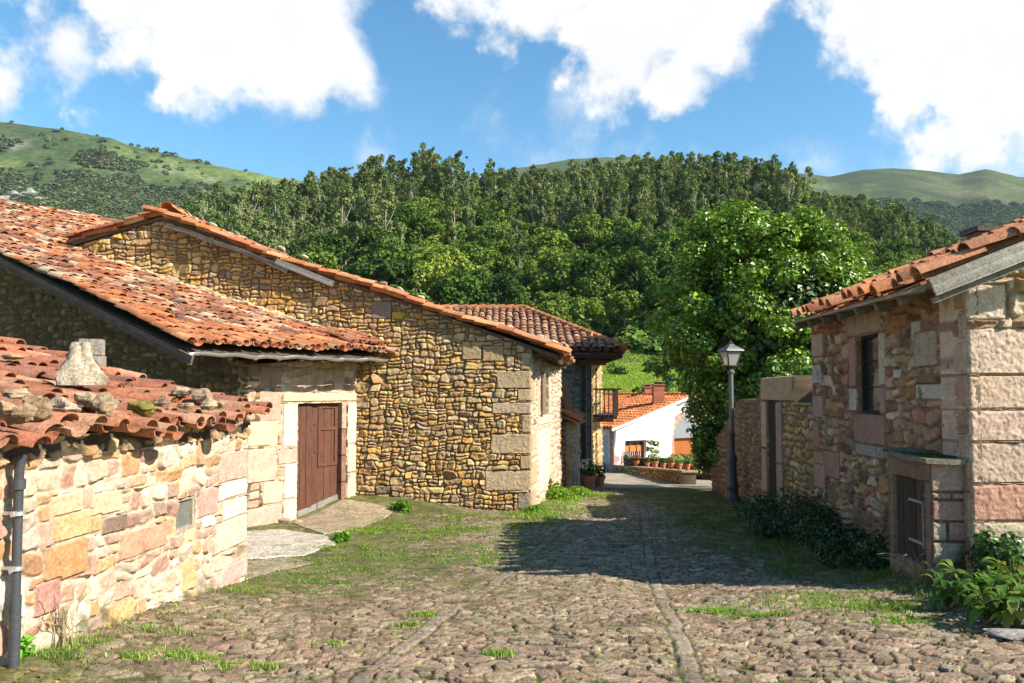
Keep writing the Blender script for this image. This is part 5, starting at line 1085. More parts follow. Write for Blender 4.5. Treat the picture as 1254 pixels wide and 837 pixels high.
mb.bar(frX.P(wwin[0]+.08, wwin[1]+(wwin[3]-wwin[1])*.65, -.125), frX.P(wwin[2]-.08, wwin[1]+(wwin[3]-wwin[1])*.65, -.125), .02, .28, (.50, .17, .05)); child(mb, 'curtain', M['plaster'], wh)
mb = MB(); mb.prism([frX2.P(-1.05, -4.3, -.08), frX2.P(-.32, -4.3, -.08), frX2.P(-.32, zc_-.35, -.08), frX2.P(-1.05, zc_-.35, -.08)], -frX2.n*.04, (.38, .45, .52))
for i in range(6): mb.bar(frX2.P(-1.0+i*.12, -4.2, -.03), frX2.P(-1.0+i*.12, -3.2, -.03), .02, .02, (.06, .06, .07))
child(mb, 'side_door', M['metal'], wh)
rf = MB(); ov = .30; sW = (eW+Vector((0, 0, wslope))).normalized(); oW = wc_+Vector((0, 0, zc_+.03))-eW*ov-Vector((0, 0, ov*wslope))-fW*.25
tiles(rf, oW, fW, sW, 9.5, (ul+ov)/math.hypot(sW.x, sW.y), 'new', sp=.24, ex=.36, r=.105, seed=111, jit=.25)
oW2 = wc_+eW*(2*ul+ov)+Vector((0, 0, zc_+.03-ov*wslope))-fW*.25; tiles(rf, oW2, fW, (-eW+Vector((0, 0, wslope))).normalized(), 9.5, (ul+ov)/math.hypot(sW.x, sW.y), 'new', sp=.24, ex=.36, r=.105, seed=112, jit=.25)
for i in range(28): p_ = wc_+eW*ul+Vector((0, 0, zr_+.14))-fW*.3+fW*i*.34; rf.tube([p_, p_+fW*.4+Vector((0, 0, -.015))], [.13, .11], 8, TP['new'][i % 3])
for sg in (1,): rf.prism([oW, oW+fW*9.5, oW+fW*9.5+sW*(ul+ov)/math.hypot(sW.x, sW.y), oW+sW*(ul+ov)/math.hypot(sW.x, sW.y)], (0, 0, -.07), (.55, .45, .38))
child(rf, 'roof', M['tile'], wh)
mb = MB(); mb.bar(oW-fW*.02+Vector((0, 0, -.02)), oW-fW*.02+sW*(ul+.35)/math.hypot(sW.x, sW.y)+Vector((0, 0, -.02)), .05, .14, (.60, .60, .60)); child(mb, 'bargeboard', M['metal'], wh)
cax = (Vector((1, 0, 0)), Vector((0, 1, 0)), Vector((0, 0, 1)))
for (px, py, Yc_, w_, h_, col) in ((806, 472, 36., .52, 1.5, (.42, .14, .08)), (793, 475, 39., .36, 1.2, (.46, .19, .12))):
    c_ = pray(px, py)*Yc_; mb = MB()
    for i in range(10): mb.box((c_.x, c_.y, c_.z-h_+h_*(i+.5)/10), (w_, w_*.8, h_/10), tuple(np.array(col)*(.85+.3*((i*7) % 5)/5)), cax)
    cho = child(mb, 'chimney', M['stone'], wh); mb = MB(); mb.box((c_.x, c_.y, c_.z+.03), (w_+.10, w_*.8+.1, .05), (.36, .16, .10), cax); mb.box((c_.x, c_.y, c_.z+.10), (w_*.7, w_*.5, .09), (.10, .06, .05), cax); mb.box((c_.x, c_.y, c_.z+.17), (w_+.08, w_*.8+.08, .045), (.36, .18, .12), cax); child(mb, 'chimney_cap', M['stone'], cho)
# ================================================================== FOREST on the hill
rf_ = np.random.default_rng(2024)
EUC = [(.15, .19, .07), (.13, .17, .058), (.17, .21, .082), (.11, .155, .05)]
BRO = [(.095, .15, .03), (.125, .185, .036), (.066, .11, .026), (.165, .225, .042)]
def euc_crown(rg, h=17., n=2500, size=.40):
    k = rg.integers(34, 50); cs, rs = [], []; lo_ = rg.uniform(.22, .42); pw = rg.uniform(.6, 1.1); wd = rg.uniform(.75, 1.25); ln = rg.normal(0, .5, 2)
    for i in range(k):
        t = rg.uniform(lo_, 1.)**pw; rad = 2.6*wd*math.sin(math.pi*min(1, (t-.12)/.96))**.7*rg.uniform(.15, 1.0); a = rg.uniform(0, 6.28)
        cs.append((rad*math.cos(a)+ln[0]*t, rad*math.sin(a)+ln[1]*t, t*h-.5)); rs.append(rg.uniform(.35, .95)*(1.15-.45*t))
    rs = np.array(rs); per = (n*rs**2/np.sum(rs**2)).astype(int)+1; P, N = clumps(cs, rs, per, rg, up=.35, squash=1.2)
    return P, N, size, cs
def bro_crown(rg, h=10., n=2300, size=.46):
    k = rg.integers(24, 34); cs, rs = [], []; R0 = h*.36
    for i in range(k):
        d = sphere_pts(1, rg)[0]; d[2] = abs(d[2])*1.2-.45; q = rg.uniform(.55, .9); cs.append((d[0]*R0*q, d[1]*R0*q, h*.60+d[2]*h*.36*q)); rs.append(rg.uniform(.6, 1.3)*h/10)
    rs = np.array(rs); per = (n*rs**2/np.sum(rs**2)).astype(int)+1; P, N = clumps(cs, rs, per, rg, up=.45, squash=.85)
    return P, N, size, cs
def trunk_mb(h, r, cs, rg, col):
    mb = MB(); b = rg.normal(0, .012*h, 2); mb.tube([(0, 0, -.6), (b[0]*.5, b[1]*.5, h*.4), (b[0], b[1], h*.85)], [r, r*.7, r*.25], 6, col)
    for c in cs[::3]: z0 = max(c[2]*.72, h*.25); mb.tube([(b[0]*z0/h, b[1]*z0/h, z0), (c[0]*.6, c[1]*.6, (z0+c[2])/2+.1), c], [r*.35, r*.25, r*.1], 4, col, caps=False)
    return mb
def height_at(x, y): return float(gz(x, y))
sites = {'e': [], 'b': []}
Yc = 93.
while Yc < 292:
    st = 6.0 if Yc < 170 else 5.4
    for xc in np.arange(-.80*Yc, .98*Yc, st):
        x = xc+rf_.uniform(-2.2, 2.2); y = Yc+rf_.uniform(-2.2, 2.2); px = HX+F*x/y; yr = 250+18*math.sin(x/y*7)
        if y > yr+16: continue
        t = (y-90)/(yr-90); nz_ = float(vnoise(np.array(x), np.array(y), .022, 91, 2))
        bl_zone = math.exp(-((px-640)/150)**2)*.75+(px < 210)*.5+(px > 1010)*.25-(.55 if 650 < px < 1000 else 0)*(t > .35)
        kind = 'b' if t < .28+bl_zone*.8+nz_*.5 else 'e'
        if px > 985 and t < .6: kind = 'b'
        if kind == 'e' and (rf_.random() < .13 or (470 < px < 590 and t > .8 and rf_.random() < .7)): kind = 'b'
        elif kind == 'b' and t > .15 and rf_.random() < .10: kind = 'e'
        if 725 < px < 870 and y < 96: continue
        sites[kind].append((x, y))
    Yc += st
protos = {}
for kd, fn, hh, tr, cols in (('e', euc_crown, 17., .19, EUC), ('b', bro_crown, 10., .22, BRO)):
    protos[kd] = []
    for i in range(9):
        rg = np.random.default_rng(300+i+(50 if kd == 'b' else 0)); P, N, sz, cs = fn(rg, hh); root = empty('eucalyptus_tree' if kd == 'e' else 'broadleaf_tree')
        mb = MB(); cc = np.array(cols[i % 4])*np.exp(.25*vnoise(P[:, 0]*1., P[:, 2]+P[:, 1], .6, i, 2))[:, None]; cards(mb, P, N, sz, cc, rg, cvar=.3); mb.build('crown', M['leafd'], root)
        trunk_mb(hh, tr, cs, rg, (.38, .33, .25) if kd == 'e' else (.14, .11, .08)).build('trunk', M['bark'], root); protos[kd].append(root)
LAB = dict(e='tall slender eucalyptus with pale trunk and thin olive crown in the hillside wood', b='round dark green broadleaf tree in the wood on the hillside')
GRP = dict(e='eucalyptus trees of the hillside wood', b='broadleaf trees of the hillside wood')
for kd, hh, cols, fn, nm in (('e', 17., EUC, euc_crown, 'eucalyptus_wood'), ('b', 10., BRO, bro_crown, 'broadleaf_wood')):
    S = sorted(sites[kd], key=lambda p: p[1]); S = [p for p in S]
    vis = [p for p in S if -20 < HX+F*p[0]/p[1] < 1275]; oth = [p for p in S if p not in set(vis)]
    ind, rest = vis[:295], vis[295:]+oth
    for i, (x, y) in enumerate(ind):
        r = protos[kd][i] if i < 9 else copy_tree(protos[kd][int(rf_.integers(0, 9))])
        s_ = rf_.uniform(.68, 1.15)*(1+.22*float(vnoise(np.array(x), np.array(y), .05, 92, 2))); t = (y-90)/160
        if kd == 'b': s_ *= .85+.35*rf_.random()
        r.location = (x, y, height_at(x, y)-.3); r.rotation_euler = (0, 0, rf_.uniform(0, 6.28)); r.scale = (s_*rf_.uniform(.9, 1.15), s_*rf_.uniform(.9, 1.15), s_)
        tag(r, LAB[kd], 'tree', GRP[kd])
    mb = MB(); var = []
    for i in range(10): rg = np.random.default_rng(700+i); P, N, sz, cs = fn(rg, hh, n=950, size=.72); var.append((P, N, cs))
    for (x, y) in rest:
        P, N, cs = var[int(rf_.integers(0, 10))]; s_ = rf_.uniform(.75, 1.15); a = rf_.uniform(0, 6.28); ca, sa_ = math.cos(a), math.sin(a); Q = P*s_; Q = np.stack([Q[:, 0]*ca-Q[:, 1]*sa_, Q[:, 0]*sa_+Q[:, 1]*ca, Q[:, 2]], 1)+[x, y, height_at(x, y)-.3]
        cc = np.array(cols[int(rf_.integers(0, 4))])*rf_.uniform(.75, 1.2); cards(mb, Q, N, .72, cc, rf_, cvar=.35)
        if kd == 'e': z = height_at(x, y); mb.tube([(x, y, z-.5), (x, y, z+hh*.8*s_)], [.17, .06], 4, (.34, .29, .22), caps=False)
    tag(mb.build(nm, M['leafd']), {'e': 'distant mass of eucalyptus wood along the hill crest', 'b': 'mass of broadleaf wood further up the hillside'}[kd], 'wood', kind='stuff')
# a few tall trees standing on the skyline
for (px, py, h_) in [(262, 238, 1.), (400, 206, 1.1), (520, 184, 1.), (826, 186, 1.0), (848, 188, .9), (900, 189, 1.), (952, 190, 1.15), (972, 200, 1.)]:
    y = 258.; x = pray(px, py).x*y; r = copy_tree(protos['e'][int(rf_.integers(0, 5))]); top = pray(px, py).z*y; z = float(gz(x, y)); s_ = (top-z+1)/17.
    r.location = (x, y, z-.3); r.scale = (s_*.95, s_*.95, s_); tag(r, 'tall eucalyptus standing out above the crest of the hill against the sky', 'tree', 'eucalyptus trees on the skyline')
# undergrowth: low bushes hiding the floor of the wood
mb = MB(); n = 5200; y = 92+175*rf_.random(n)**1.1; x = rf_.uniform(-.78, .98, n)*y; k_ = ~((np.abs(HX+F*x/y-800) < 75) & (y < 94)); x, y = x[k_], y[k_]; z = gz(x, y)
def bushes(mb, x, y, z, r_, m_, size, cols, rg, b0, b1, zs=.85):
    """many low bushes at once, m_ leaf clumps each"""
    n = len(x); d_ = sphere_pts(n*m_, rg).reshape(n, m_, 3); d_[..., 2] = np.abs(d_[..., 2])
    P = d_*r_[:, None, None]*rg.uniform(.7, 1.08, (n, m_, 1))*np.array([1, 1, zs])+np.stack([x, y, z], 1)[:, None]
    c = np.array(cols)[rg.integers(0, len(cols), n)]*rg.uniform(b0, b1, n)[:, None]
    cards(mb, P.reshape(-1, 3), (d_+[0, 0, .4]).reshape(-1, 3), (np.ones(n*m_)*size if np.isscalar(size) else np.repeat(size, m_)), np.repeat(c, m_, 0), rg)
bushes(mb, x, y, z, rf_.uniform(1.2, 2.6, len(x)), 44, 1.15, BRO, rf_, .9, 1.8)
tag(mb.build('undergrowth', M['leafd']), 'dense green undergrowth covering the floor of the hillside wood', 'undergrowth', kind='stuff')
# bushes and woods of the far hills
def farwood(name, n, pxr, yr_, szr, cols, dens, lab, seed):
    rg = np.random.default_rng(seed); mb = MB(); px = rg.uniform(*pxr, n); y = rg.uniform(*yr_, n); x = (px-HX)/F*y; z = gz(x, y); keep = rg.random(n) < dens(px, y, x, z); x, y, z = x[keep], y[keep], z[keep]; m_ = 26
    r_ = rg.uniform(*szr, len(x)); bushes(mb, x, y, z+r_*.25, r_, m_, r_*.85, cols, rg, .7, 1.25, .9)
    tag(mb.build(name, M['leafd']), lab, 'wood', kind='stuff')
def rel_(px, y, z): return (z/y)/((HY-np.interp(px, [p[0] for p in SKYF], [p[1] for p in SKYF]))/F)
farwood('far_bushes', 44000, (-150, 620), (480, 1010), (2.2, 4.8), [(.075, .105, .04), (.06, .09, .035), (.05, .075, .03), (.10, .12, .055)],
        lambda px, y, x, z: ss(.86, .66, rel_(px, y, z)+.20*vnoise(x, y, .010, 5, 3))*.9+.015+(rel_(px, y, z) < .93)*.6*(vnoise(x, y, .012, 6, 3) > .25), 'scrub and small trees spotting the green slope of the far left hill', 31)
farwood('far_woods', 26000, (880, 1420), (420, 1560), (4.5, 8.), [(.05, .08, .035), (.06, .095, .04), (.045, .07, .035)],
        lambda px, y, x, z: ss(.87, .83, rel_(px, y, z)+.03*vnoise(x, y, .008, 7, 3)), 'dark bluish woods covering the lower slopes of the far right hills', 32)
# pale limestone crag on the left
for i, (px, py, s_) in enumerate([(18, 245, 13), (38, 242, 15), (54, 248, 12), (6, 250, 12), (68, 252, 8), (104, 258, 6), (-14, 246, 14)]):
    y = 420.; lo = 300.
    r = pray(px, py); 
    while lo < 950 and r.z*lo > float(gz(r.x*lo, lo)): lo += 4
    mb = MB(); rock(mb, (0, 0, 0), (s_*2.2, s_*1.4, s_*1.3), np.random.default_rng(60+i), (.36, .34, .30), n=12, amp=.9); o = mb.build('crag', M['rock'], smooth=False); o.location = (r.x*lo, lo, r.z*lo); o['kind'] = 'structure'

# valley floor: meadow with bushes behind the white house
def shrub(name, P_, rx, rz_, n, size, cols, rg, lab, cat='bush', group=None, mat='leaf', stems=5, k=14, cr=.38):
    cs, rs = [], []
    for i in range(k): d_ = sphere_pts(1, rg)[0]; d_[2] = abs(d_[2]); q = rg.uniform(.4, .85); cs.append((d_[0]*rx*q, d_[1]*rx*q, d_[2]*rz_*q+rz_*.12)); rs.append(rg.uniform(.6, 1.2)*cr*rx)
    rs = np.array(rs); P, N = clumps(cs, rs, (n*rs**2/np.sum(rs**2)).astype(int)+1, rg, up=.4); P[:, 2] = np.maximum(P[:, 2], .02)
    root = empty(name, P_); mb = MB(); c_ = np.array(cols)[rg.integers(0, len(cols), len(P))]; leaves(mb, P, N, size, c_, rg); mb.build('foliage', M[mat], root)
    mb = MB()
    for i in range(stems): c = cs[i % k]; mb.tube([(0, 0, -.1), (c[0]*.5, c[1]*.5, c[2]*.4), c], [.02+.012*rx, .014+.006*rx, .005], 5, (.16, .12, .08), caps=False)
    mb.build('stem', M['bark'], root); return tag(root, lab, cat, group)
rv = np.random.default_rng(55); BG = [(.07, .13, .03), (.05, .10, .02), (.10, .17, .035)]
for i in range(22):
    px = rv.uniform(735, 862); y = rv.uniform(58, 90); x = (px-HX)/F*y; s_ = rv.uniform(.4, 1.3)
    shrub('meadow_bush', (x, y, float(gz(x, y))-.1), s_*1.2, s_*1.4, 260, .38, [(.07, .13, .03), (.05, .10, .02), (.12, .19, .04)], rv, 'green bush on the sunny meadow behind the white house', 'bush', 'bushes on the meadow', 'leafd', 2, 8, .5)
mb = MB(); n = 60000; y = rv.uniform(58, 96, n); x = (rv.uniform(700, 900, n)-HX)/F*y; blades(mb, np.stack([x, y, gz(x, y)-.1], 1), .28, .10, (.28, .36, .07), rv, .8); tag(mb.build('meadow_grass', M['grass']), 'bright tall grass of the meadow behind the white house', 'grass', kind='stuff')

# ================================================================== FIG TREE
rt = np.random.default_rng(9); ft = at(915, 600, 19.6); ft.z = -2.6; tree = empty('fig_tree', ft); tag(tree, 'big round fig tree with glossy bright leaves behind the garden wall', 'tree')
cs, rs = [], []
C0 = at(934, 386, 19.6)-ft
for i in range(190):
    d_ = sphere_pts(1, rt)[0]; d_[2] = d_[2] if d_[2] > -.55 else -d_[2]; q = rt.uniform(.72, 1.0)
    wob = 1+.05*math.sin(3*math.atan2(d_[2], d_[0])+2.5)+.04*math.sin(7*math.atan2(d_[2], d_[0])); cs.append((C0.x+d_[0]*3.0*q*wob, C0.y+d_[1]*2.6*q, C0.z+d_[2]*2.75*q*wob)); rs.append(rt.uniform(.26, .55))
for (px, py, r_) in [(838, 430, .5), (852, 470, .45), (862, 500, .5), (862, 535, .4), (876, 480, .6), (872, 552, .4), (885, 520, .6), (905, 480, .6), (900, 545, .45), (925, 500, .5), (826, 400, .5), (878, 440, .7), (860, 420, .6), (900, 440, .6), (850, 545, .25), (884, 560, .4), (935, 470, .6)]:
    for k in range(2): p_ = at(px+rt.uniform(-8, 8), py+rt.uniform(-8, 8), 19.6+rt.uniform(-1.6, 1.4))-ft; cs.append(tuple(p_)); rs.append(r_*rt.uniform(.7, 1.))
rs = np.array(rs); P, N = clumps(cs, rs, (62000*rs**2/np.sum(rs**2)).astype(int)+1, rt, up=.9, squash=.8)
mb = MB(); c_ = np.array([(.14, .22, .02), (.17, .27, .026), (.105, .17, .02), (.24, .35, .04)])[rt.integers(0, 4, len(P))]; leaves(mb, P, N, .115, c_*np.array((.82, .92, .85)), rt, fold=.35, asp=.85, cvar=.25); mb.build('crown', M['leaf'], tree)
# inner leaves, the shade inside the crown put into their darker colour
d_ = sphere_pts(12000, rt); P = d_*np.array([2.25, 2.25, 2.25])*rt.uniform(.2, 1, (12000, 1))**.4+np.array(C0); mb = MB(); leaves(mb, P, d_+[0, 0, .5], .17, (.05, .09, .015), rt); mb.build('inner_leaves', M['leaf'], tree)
mb = MB(); mb.tube([(0, 0, -.3), (.05, 0, .8), (.1, .1, 1.6)], [.26, .2, .17], 10, (.24, .21, .18))
for i in range(0, 150, 6): c = cs[i]; mb.tube([(.1, .1, 1.4), (c[0]*.35, c[1]*.35, 1.5+c[2]*.35), (c[0]*.9, c[1]*.9, c[2]*.9)], [.09, .06, .02], 5, (.24, .21, .18), caps=False)
mb.build('trunk', M['bark'], tree)
LG = [(.13, .24, .04), (.17, .29, .05), (.09, .18, .03)]
for (px, py, Y, rx, rz_, lab) in [(950, 505, 17.4, .75, 1.55, 'tall light green bush showing above the garden wall beside the gate'), (983, 500, 16.2, .65, 1.45, 'light green bush behind the garden wall next to the reddish house'), (918, 515, 18.2, .7, 1.1, 'light green bush behind the street lamp')]:
    p_ = at(px, py, Y); shrub('garden_bush', (p_.x, p_.y, p_.z-.6), rx, rz_+.5, 3200, .11, LG, rt, lab, k=26, cr=.42)
ivp = at(880, 600, 19.); shrub('ivy', (ivp.x-.1, ivp.y, -2.15), .65, 2.2, 4200, .11, [(.04, .085, .018), (.06, .12, .02), (.03, .065, .015)], rt, 'dark ivy hanging over the end of the garden wall behind the lamp', 'ivy', k=30, cr=.4)
for (px, Y, lab) in [(856, 24.5, 'plant with yellow green leaves above the dark garden wall'), (840, 26, 'low leafy plant on the dark garden wall before the orange door')]:
    p_ = at(px, 560, Y); shrub('garden_plant', (p_.x, p_.y+.3, -2.6), .5, .7, 600, .09, [(.15, .2, .04), (.2, .2, .06)], rt, lab)
# climbing roses by the white wall
p_ = at(800, 570, 31.); shrub('rose_bush', (p_.x, p_.y, p_.z-.5), .35, 2.3, 350, .13, [(.08, .15, .03), (.3, .3, .1), (.4, .35, .2)], rt, 'thin climbing rose before the white wall between window and arched door')

# ================================================================== WEEDS, GRASS, LEAFY PLANTS
rw = np.random.default_rng(99)
def weed(px, py, s_, cols, lab, size=.05, n=420, hf=.8, name='weed', mat='grass', k=12):
    g = gpt(px, py); return shrub(name, (g.x, g.y, g.z-.01), s_, s_*hf, n, size, cols, rw, lab, 'weed', None, mat, 4, k, .42)
YGc = [(.16, .30, .03), (.20, .35, .04), (.12, .24, .03)]
weed(20, 806, .12, [(.17, .36, .035), (.21, .40, .05)], 'bright green leafy weed at the foot of the downpipe', .075, 90, 1.6, k=9)
weed(414, 664, .17, [(.14, .28, .025), (.10, .22, .02)], 'small round green weed at the edge of the pale slab', .055, 600)
weed(489, 627, .20, YGc, 'leafy weed against the foot of the gable wall', .06, 380, 1.2)
weed(690, 612, .50, YGc, 'tall bushy weed at the foot of the gabled house, street side', .075, 1500, .9)
weed(708, 608, .32, YGc, 'low weed clump between the gabled house and the clay pot', .06, 500, .7)
weed(655, 628, .25, YGc, 'weed at the stone corner of the gabled house', .06, 400, .7)
weed(215, 728, .16, [(.05, .06, .03), (.08, .10, .03), (.12, .09, .05)], 'dry dark weed clinging to the foot of the shed wall', .035, 500, 1.3)
weed(240, 712, .14, [(.10, .14, .03), (.06, .08, .03)], 'mossy weed at the foot of the shed wall near its corner', .03, 500, 1.1)
weed(697, 548, .14, [(.12, .2, .04)], 'tuft growing beside the lean-to wall', .05, 120, 1.)
DK = [(.025, .055, .012), (.035, .07, .015), (.05, .09, .02)]
for i, (px, py, s_) in enumerate([(940, 640, .55), (975, 648, .60), (1010, 655, .5), (960, 660, .45), (1000, 668, .4), (1045, 668, .42), (1070, 690, .36), (1030, 690, .3)]):
    weed(px, py, s_, DK, ['dark bush in the shade left of the others below the garden gate', 'dense dark bush below the garden wall, second from the lamp side', 'dark bush at the far corner of the reddish house', 'low dark bush before the garden wall bushes', 'low dark shrub in front of the corner bush', 'shaded weed along the foot of the reddish house', 'weed beside the wooden hatch of the hutch', 'small dark weed out on the cobbles before the reddish house'][i], .05, 1500, .8, 'dark_bush', 'leaf')
# big leaved plants lower right
def dock(g, n, L, lab, cols, name='dock_plant', ht=.22, mat='grass', asp=.40):
    root = empty(name, g); mb = MB()
    for i in range(int(n*1.3)):
        a = rw.uniform(0, 6.28); el = rw.uniform(.1, 1.0); l = .78*L*rw.uniform(.45, 1.2); dx, dy = math.cos(a), math.sin(a); ww = l*asp*.5; pts = []; st = ht*rw.uniform(.4, 1.2)
        bx, by = dx*st*.5, dy*st*.5; c = np.array(cols[int(rw.integers(0, len(cols)))])*rw.uniform(.7, 1.25); V = []
        for k in range(7):
            t = k/6; w_ = ww*math.sin(math.pi*min(1, t*.93+.07))**.75*(1 if k < 6 else .05); s_ = l*t; z_ = st+s_*math.sin(el)-t*t*l*.75; r_ = s_*math.cos(el)*.95
            cx, cy = bx+dx*r_, by+dy*r_; V += [(cx-dy*w_, cy+dx*w_, z_+w_*.35), (cx, cy, z_), (cx+dy*w_, cy-dx*w_, z_+w_*.35)]
        f = []
        for k in range(6): b = k*3; f += [(b, b+1, b+4, b+3), (b+1, b+2, b+5, b+4)]
        mb.add(V, f, c); mb.tube([(0, 0, 0), (bx, by, st)], .005, 4, (.12, .16, .05), caps=False)
    mb.build('foliage', M[mat], root, smooth=True); return tag(root, lab, 'plant')
DC = [(.07, .15, .022), (.10, .19, .028), (.055, .115, .018), (.16, .20, .04)]
DL = ['big leaved green plant at the left end of the clump below the hutch', 'big leaved plant in front of the hutch', 'big leaved plant low in the right corner of the cobbles', 'big leaved plant at the right edge, lowest one', 'big leaved plant below the sunlit corner stones', 'big leaved plant in the middle of the right hand clump', 'big leaved plant against the right edge, upper one', 'big leaved plant behind the others near the house wall']
for i, (px, py, n, L) in enumerate([(1160, 745, 26, .22), (1185, 735, 26, .22), (1215, 765, 30, .22), (1245, 770, 30, .24), (1205, 740, 28, .22), (1228, 750, 30, .22), (1262, 752, 30, .25), (1240, 725, 28, .22)]): dock(gpt(px, py), n, L, DL[i], DC)
for i, (px, py, s_) in enumerate([(1240, 718, .30), (1266, 708, .42)]): 
    g = gpt(px, py); shrub('bramble', (g.x+.05, g.y+.15, g.z), s_, s_*1.6, 1500, .06, [(.035, .08, .015), (.05, .11, .02), (.08, .16, .03)], rw, ['dark bramble growing before the sunlit corner of the reddish house', 'tall bramble at the right edge before the gable of the reddish house'][i], 'bramble', k=22)
# dry grasses
def drygrass(px, py, n, h, lab, col=(.48, .40, .20), lean=.8):
    g = gpt(px, py); root = MB()
    for i in range(n):
        a = rw.uniform(0, 6.28); l = h*rw.uniform(.6, 1.1); ln = rw.uniform(.15, 1)*lean*l; o_ = rw.normal(0, .03, 2); pts = [(g.x+o_[0]+math.cos(a)*ln*t*t, g.y+o_[1]+math.sin(a)*ln*t*t, g.z+l*(t-.35*t**3*lean)) for t in (0, .3, .6, .85, 1)]
        root.tube(pts, [.0035, .003, .0025, .004, .001], 4, tuple(np.array(col)*rw.uniform(.7, 1.1)), caps=False)
    o = root.build('dry_grass', M['grass'], loc=tuple(g)); tag(o, lab, 'grass')
drygrass(1125, 715, 20, .48, 'arching dry grass stalks before the hutch', lean=1.2); drygrass(1100, 706, 9, .4, 'dry grass stalks beside the hutch hatch', lean=1.2); drygrass(1180, 690, 8, .5, 'pale grass stalks rising before the corner stones')
drygrass(78, 795, 14, .45, 'thin dry grass stalks standing against the cream shed wall', (.55, .44, .26), .4); drygrass(92, 790, 8, .3, 'short dry straw beside the thin stalks at the shed wall', (.55, .44, .26), .9)
# grass of the verges and joints
def patch(pts, n, sp, h, wd=.008, col=(.17, .27, .035), thr=-.1, mb=None):
    out = []
    for (px, py, rx, ry) in pts:
        g = gpt(px, py); out.append(np.stack([g.x+rw.normal(0, rx, n), g.y+rw.normal(0, ry, n)], 1))
    Q = np.concatenate(out); v = vnoise(Q[:, 0], Q[:, 1], 3.2, 201, 3)+.4*vnoise(Q[:, 0], Q[:, 1], 11, 202, 2); Q = Q[v > thr]
    P = np.stack([Q[:, 0], Q[:, 1], gz(Q[:, 0], Q[:, 1])], 1); blades(mb, P, h, wd, col, rw, .8, .35)
GRs = [(.15, .26, .03), (.2, .28, .05)]
mb = MB()
patch([(500, 640, .5, .35), (560, 636, .6, .3), (610, 634, .5, .25), (520, 655, .5, .2), (600, 645, .5, .3), (475, 648, .3, .2), (650, 640, .3, .3), (680, 628, .4, .6)], 3000, 0, .04, .008, (.19, .24, .05), .08, mb)
patch([(505, 661, .22, .07), (640, 632, .2, .3), (665, 622, .25, .5), (700, 612, .35, .6), (560, 648, .5, .1), (455, 652, .25, .2), (412, 672, .2, .12)], 1300, 0, .05, .009, (.21, .28, .05), .0, mb)
patch([(690, 618, .4, .7), (725, 608, .3, .5), (665, 634, .22, .4)], 1300, 0, .10, .010, (.21, .29, .055), -.1, mb)
patch([(590, 690, .5, .25), (610, 670, .4, .4), (560, 680, .5, .4), (330, 715, .5, .2), (400, 695, .6, .3), (370, 720, .7, .3), (440, 680, .5, .3)], 2400, 0, .035, .007, (.17, .25, .04), .05, mb)
patch([(300, 818, .11, .04), (240, 808, .10, .04), (215, 803, .08, .04), (400, 791, .05, .03), (520, 755, .06, .03), (165, 806, .05, .03), (500, 767, .05, .02), (610, 803, .05, .03)], 260, 0, .04, .006, (.24, .32, .06), -.4, mb)
patch([(110, 790, .25, .10), (160, 770, .3, .1), (200, 750, .25, .10), (60, 805, .15, .08), (270, 725, .25, .1)], 600, 0, .05, .006, (.20, .26, .06), .0, mb)
patch([(1070, 745, .3, .12), (1095, 760, .2, .1), (1050, 728, .4, .06), (1040, 740, .4, .12), (1000, 735, .3, .1), (870, 750, .15, .08), (930, 755, .12, .06)], 900, 0, .035, .006, (.20, .30, .05), -.1, mb)
patch([(930, 620, .8, 1.2), (960, 640, .9, .9), (900, 640, .9, 1.0), (1000, 665, .8, .5), (1050, 690, .6, .4), (880, 620, 1., 1.)], 2600, 0, .08, .010, (.10, .14, .03), .1, mb)
patch([(1075, 710, .4, .15), (1110, 728, .35, .15), (1010, 690, .7, .3), (1140, 745, .3, .15)], 900, 0, .07, .007, (.13, .17, .04), .1, mb)
patch([(880, 605, .8, 1.5), (910, 628, .5, .8), (860, 640, .8, 1)], 1800, 0, .045, .009, (.12, .16, .04), .15, mb)
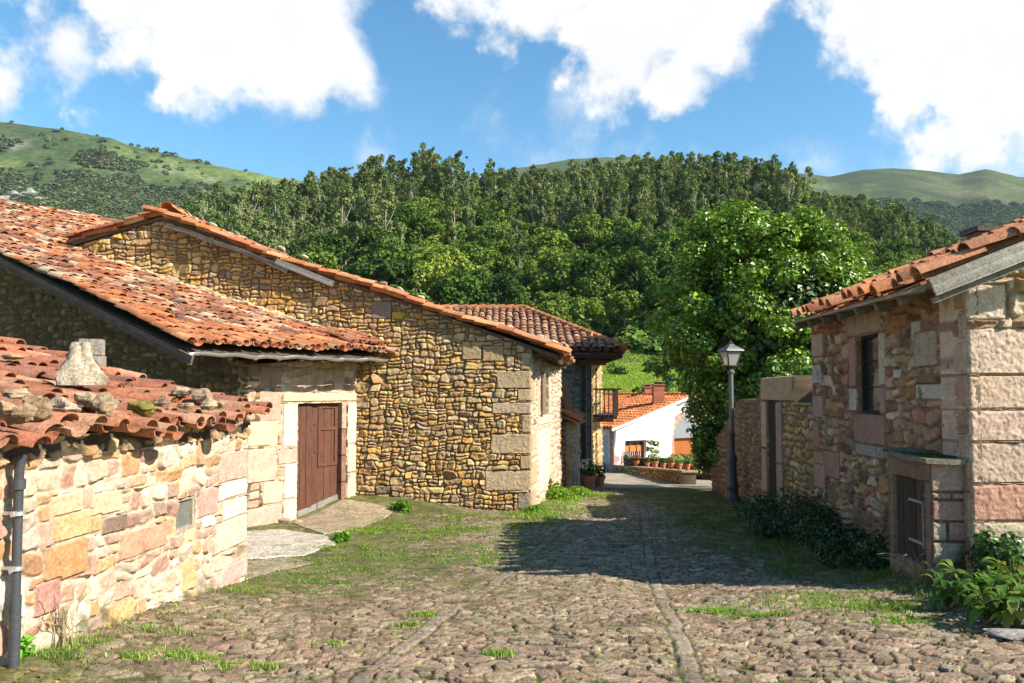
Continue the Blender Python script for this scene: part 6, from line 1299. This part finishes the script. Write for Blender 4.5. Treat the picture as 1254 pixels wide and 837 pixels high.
# joints of the paving everywhere
n = 110000; Q = np.stack([rw.uniform(-3.2, 4.6, n), 3.6+13*rw.random(n)**1.1], 1)
f1_, f2_, ID_, _, _ = voron(Q[:, 0]+.05*vnoise(Q[:, 0], Q[:, 1], 3, 61, 2), Q[:, 1]+.05*vnoise(Q[:, 0], Q[:, 1], 3, 62, 2), .142, 71, .70)
kk = (f2_-f1_ < .10) & (vnoise(Q[:, 0], Q[:, 1], 1.3, 203, 3)+.5*vnoise(Q[:, 0], Q[:, 1], 5, 204, 2) > .12); Q = Q[kk]
blades(mb, np.stack([Q[:, 0], Q[:, 1], gz(Q[:, 0], Q[:, 1])], 1), .025, .005, (.17, .24, .04), rw, .9, .4)
n = 3200; Q = np.stack([rw.uniform(-3.4, 4.8, n), 3.8+12*rw.random(n)**1.2], 1); kk = moss_mask(Q[:, 0], Q[:, 1])+rw.normal(0, .2, n) > .25; Q = Q[kk]; lt = MB()
leaves(lt, np.stack([Q[:, 0], Q[:, 1], gz(Q[:, 0], Q[:, 1])+.022], 1), np.tile([0, 0, 1.], (len(Q), 1))+rw.normal(0, .35, (len(Q), 3)), .028, (.26, .17, .08), rw, cvar=.5); tag(lt.build('leaf_litter', M['grass']), 'dry leaves and straw scattered over the earth between the cobbles', 'litter', kind='stuff')
tag(mb.build('grass', M['grass']), 'short green grass growing along the walls and in the joints of the cobbles', 'grass', kind='stuff')
# loose stones by the barn wall and a flat slab at the lower right
rk = np.random.default_rng(3)
for (px, py, w_, h_, lab) in [(322, 636, .32, .14, 'loose brown stone against the barn wall, leftmost of three'), (346, 640, .30, .12, 'loose stone against the barn wall, middle of three'), (362, 641, .34, .10, 'flat loose stone left of the barn door')]:
    g = gpt(px, py); mb = MB(); rock(mb, (0, 0, 0), (w_, w_*.6, h_), rk, (.36, .28, .2), rot=.3, n=10); o = mb.build('loose_stone', M['rock'], smooth=False); o.location = g+Vector((0, 0, h_*.25)); tag(o, lab, 'stone')
g = gpt(1243, 782); mb = MB(); rock(mb, (0, 0, 0), (.42, .22, .07), rk, (.38, .34, .3), rot=-.3, n=12); o = mb.build('flat_stone', M['rock']); o.location = g+Vector((0, 0, .02)); tag(o, 'flat pale stone lying at the lower right corner of the cobbles', 'stone')

# ================================================================== THIN BLUE AIR
hm = bpy.data.materials.new('haze_air'); hm.use_nodes = True; hm.node_tree.nodes.clear(); o_ = nd(hm.node_tree, 'ShaderNodeOutputMaterial'); pv = nd(hm.node_tree, 'ShaderNodeVolumePrincipled')
pv.inputs['Color'].default_value = (.72, .84, 1, 1); pv.inputs['Density'].default_value = .000055; hm.node_tree.links.new(pv.outputs[0], o_.inputs['Volume'])
mb = MB(); mb.box((0, 1100, 330), (9600, 2700, 720), (1, 1, 1)); hz = mb.build('haze', hm); hz['kind'] = 'stuff'; hz['label'] = 'thin blue air over the valley and the far hills'
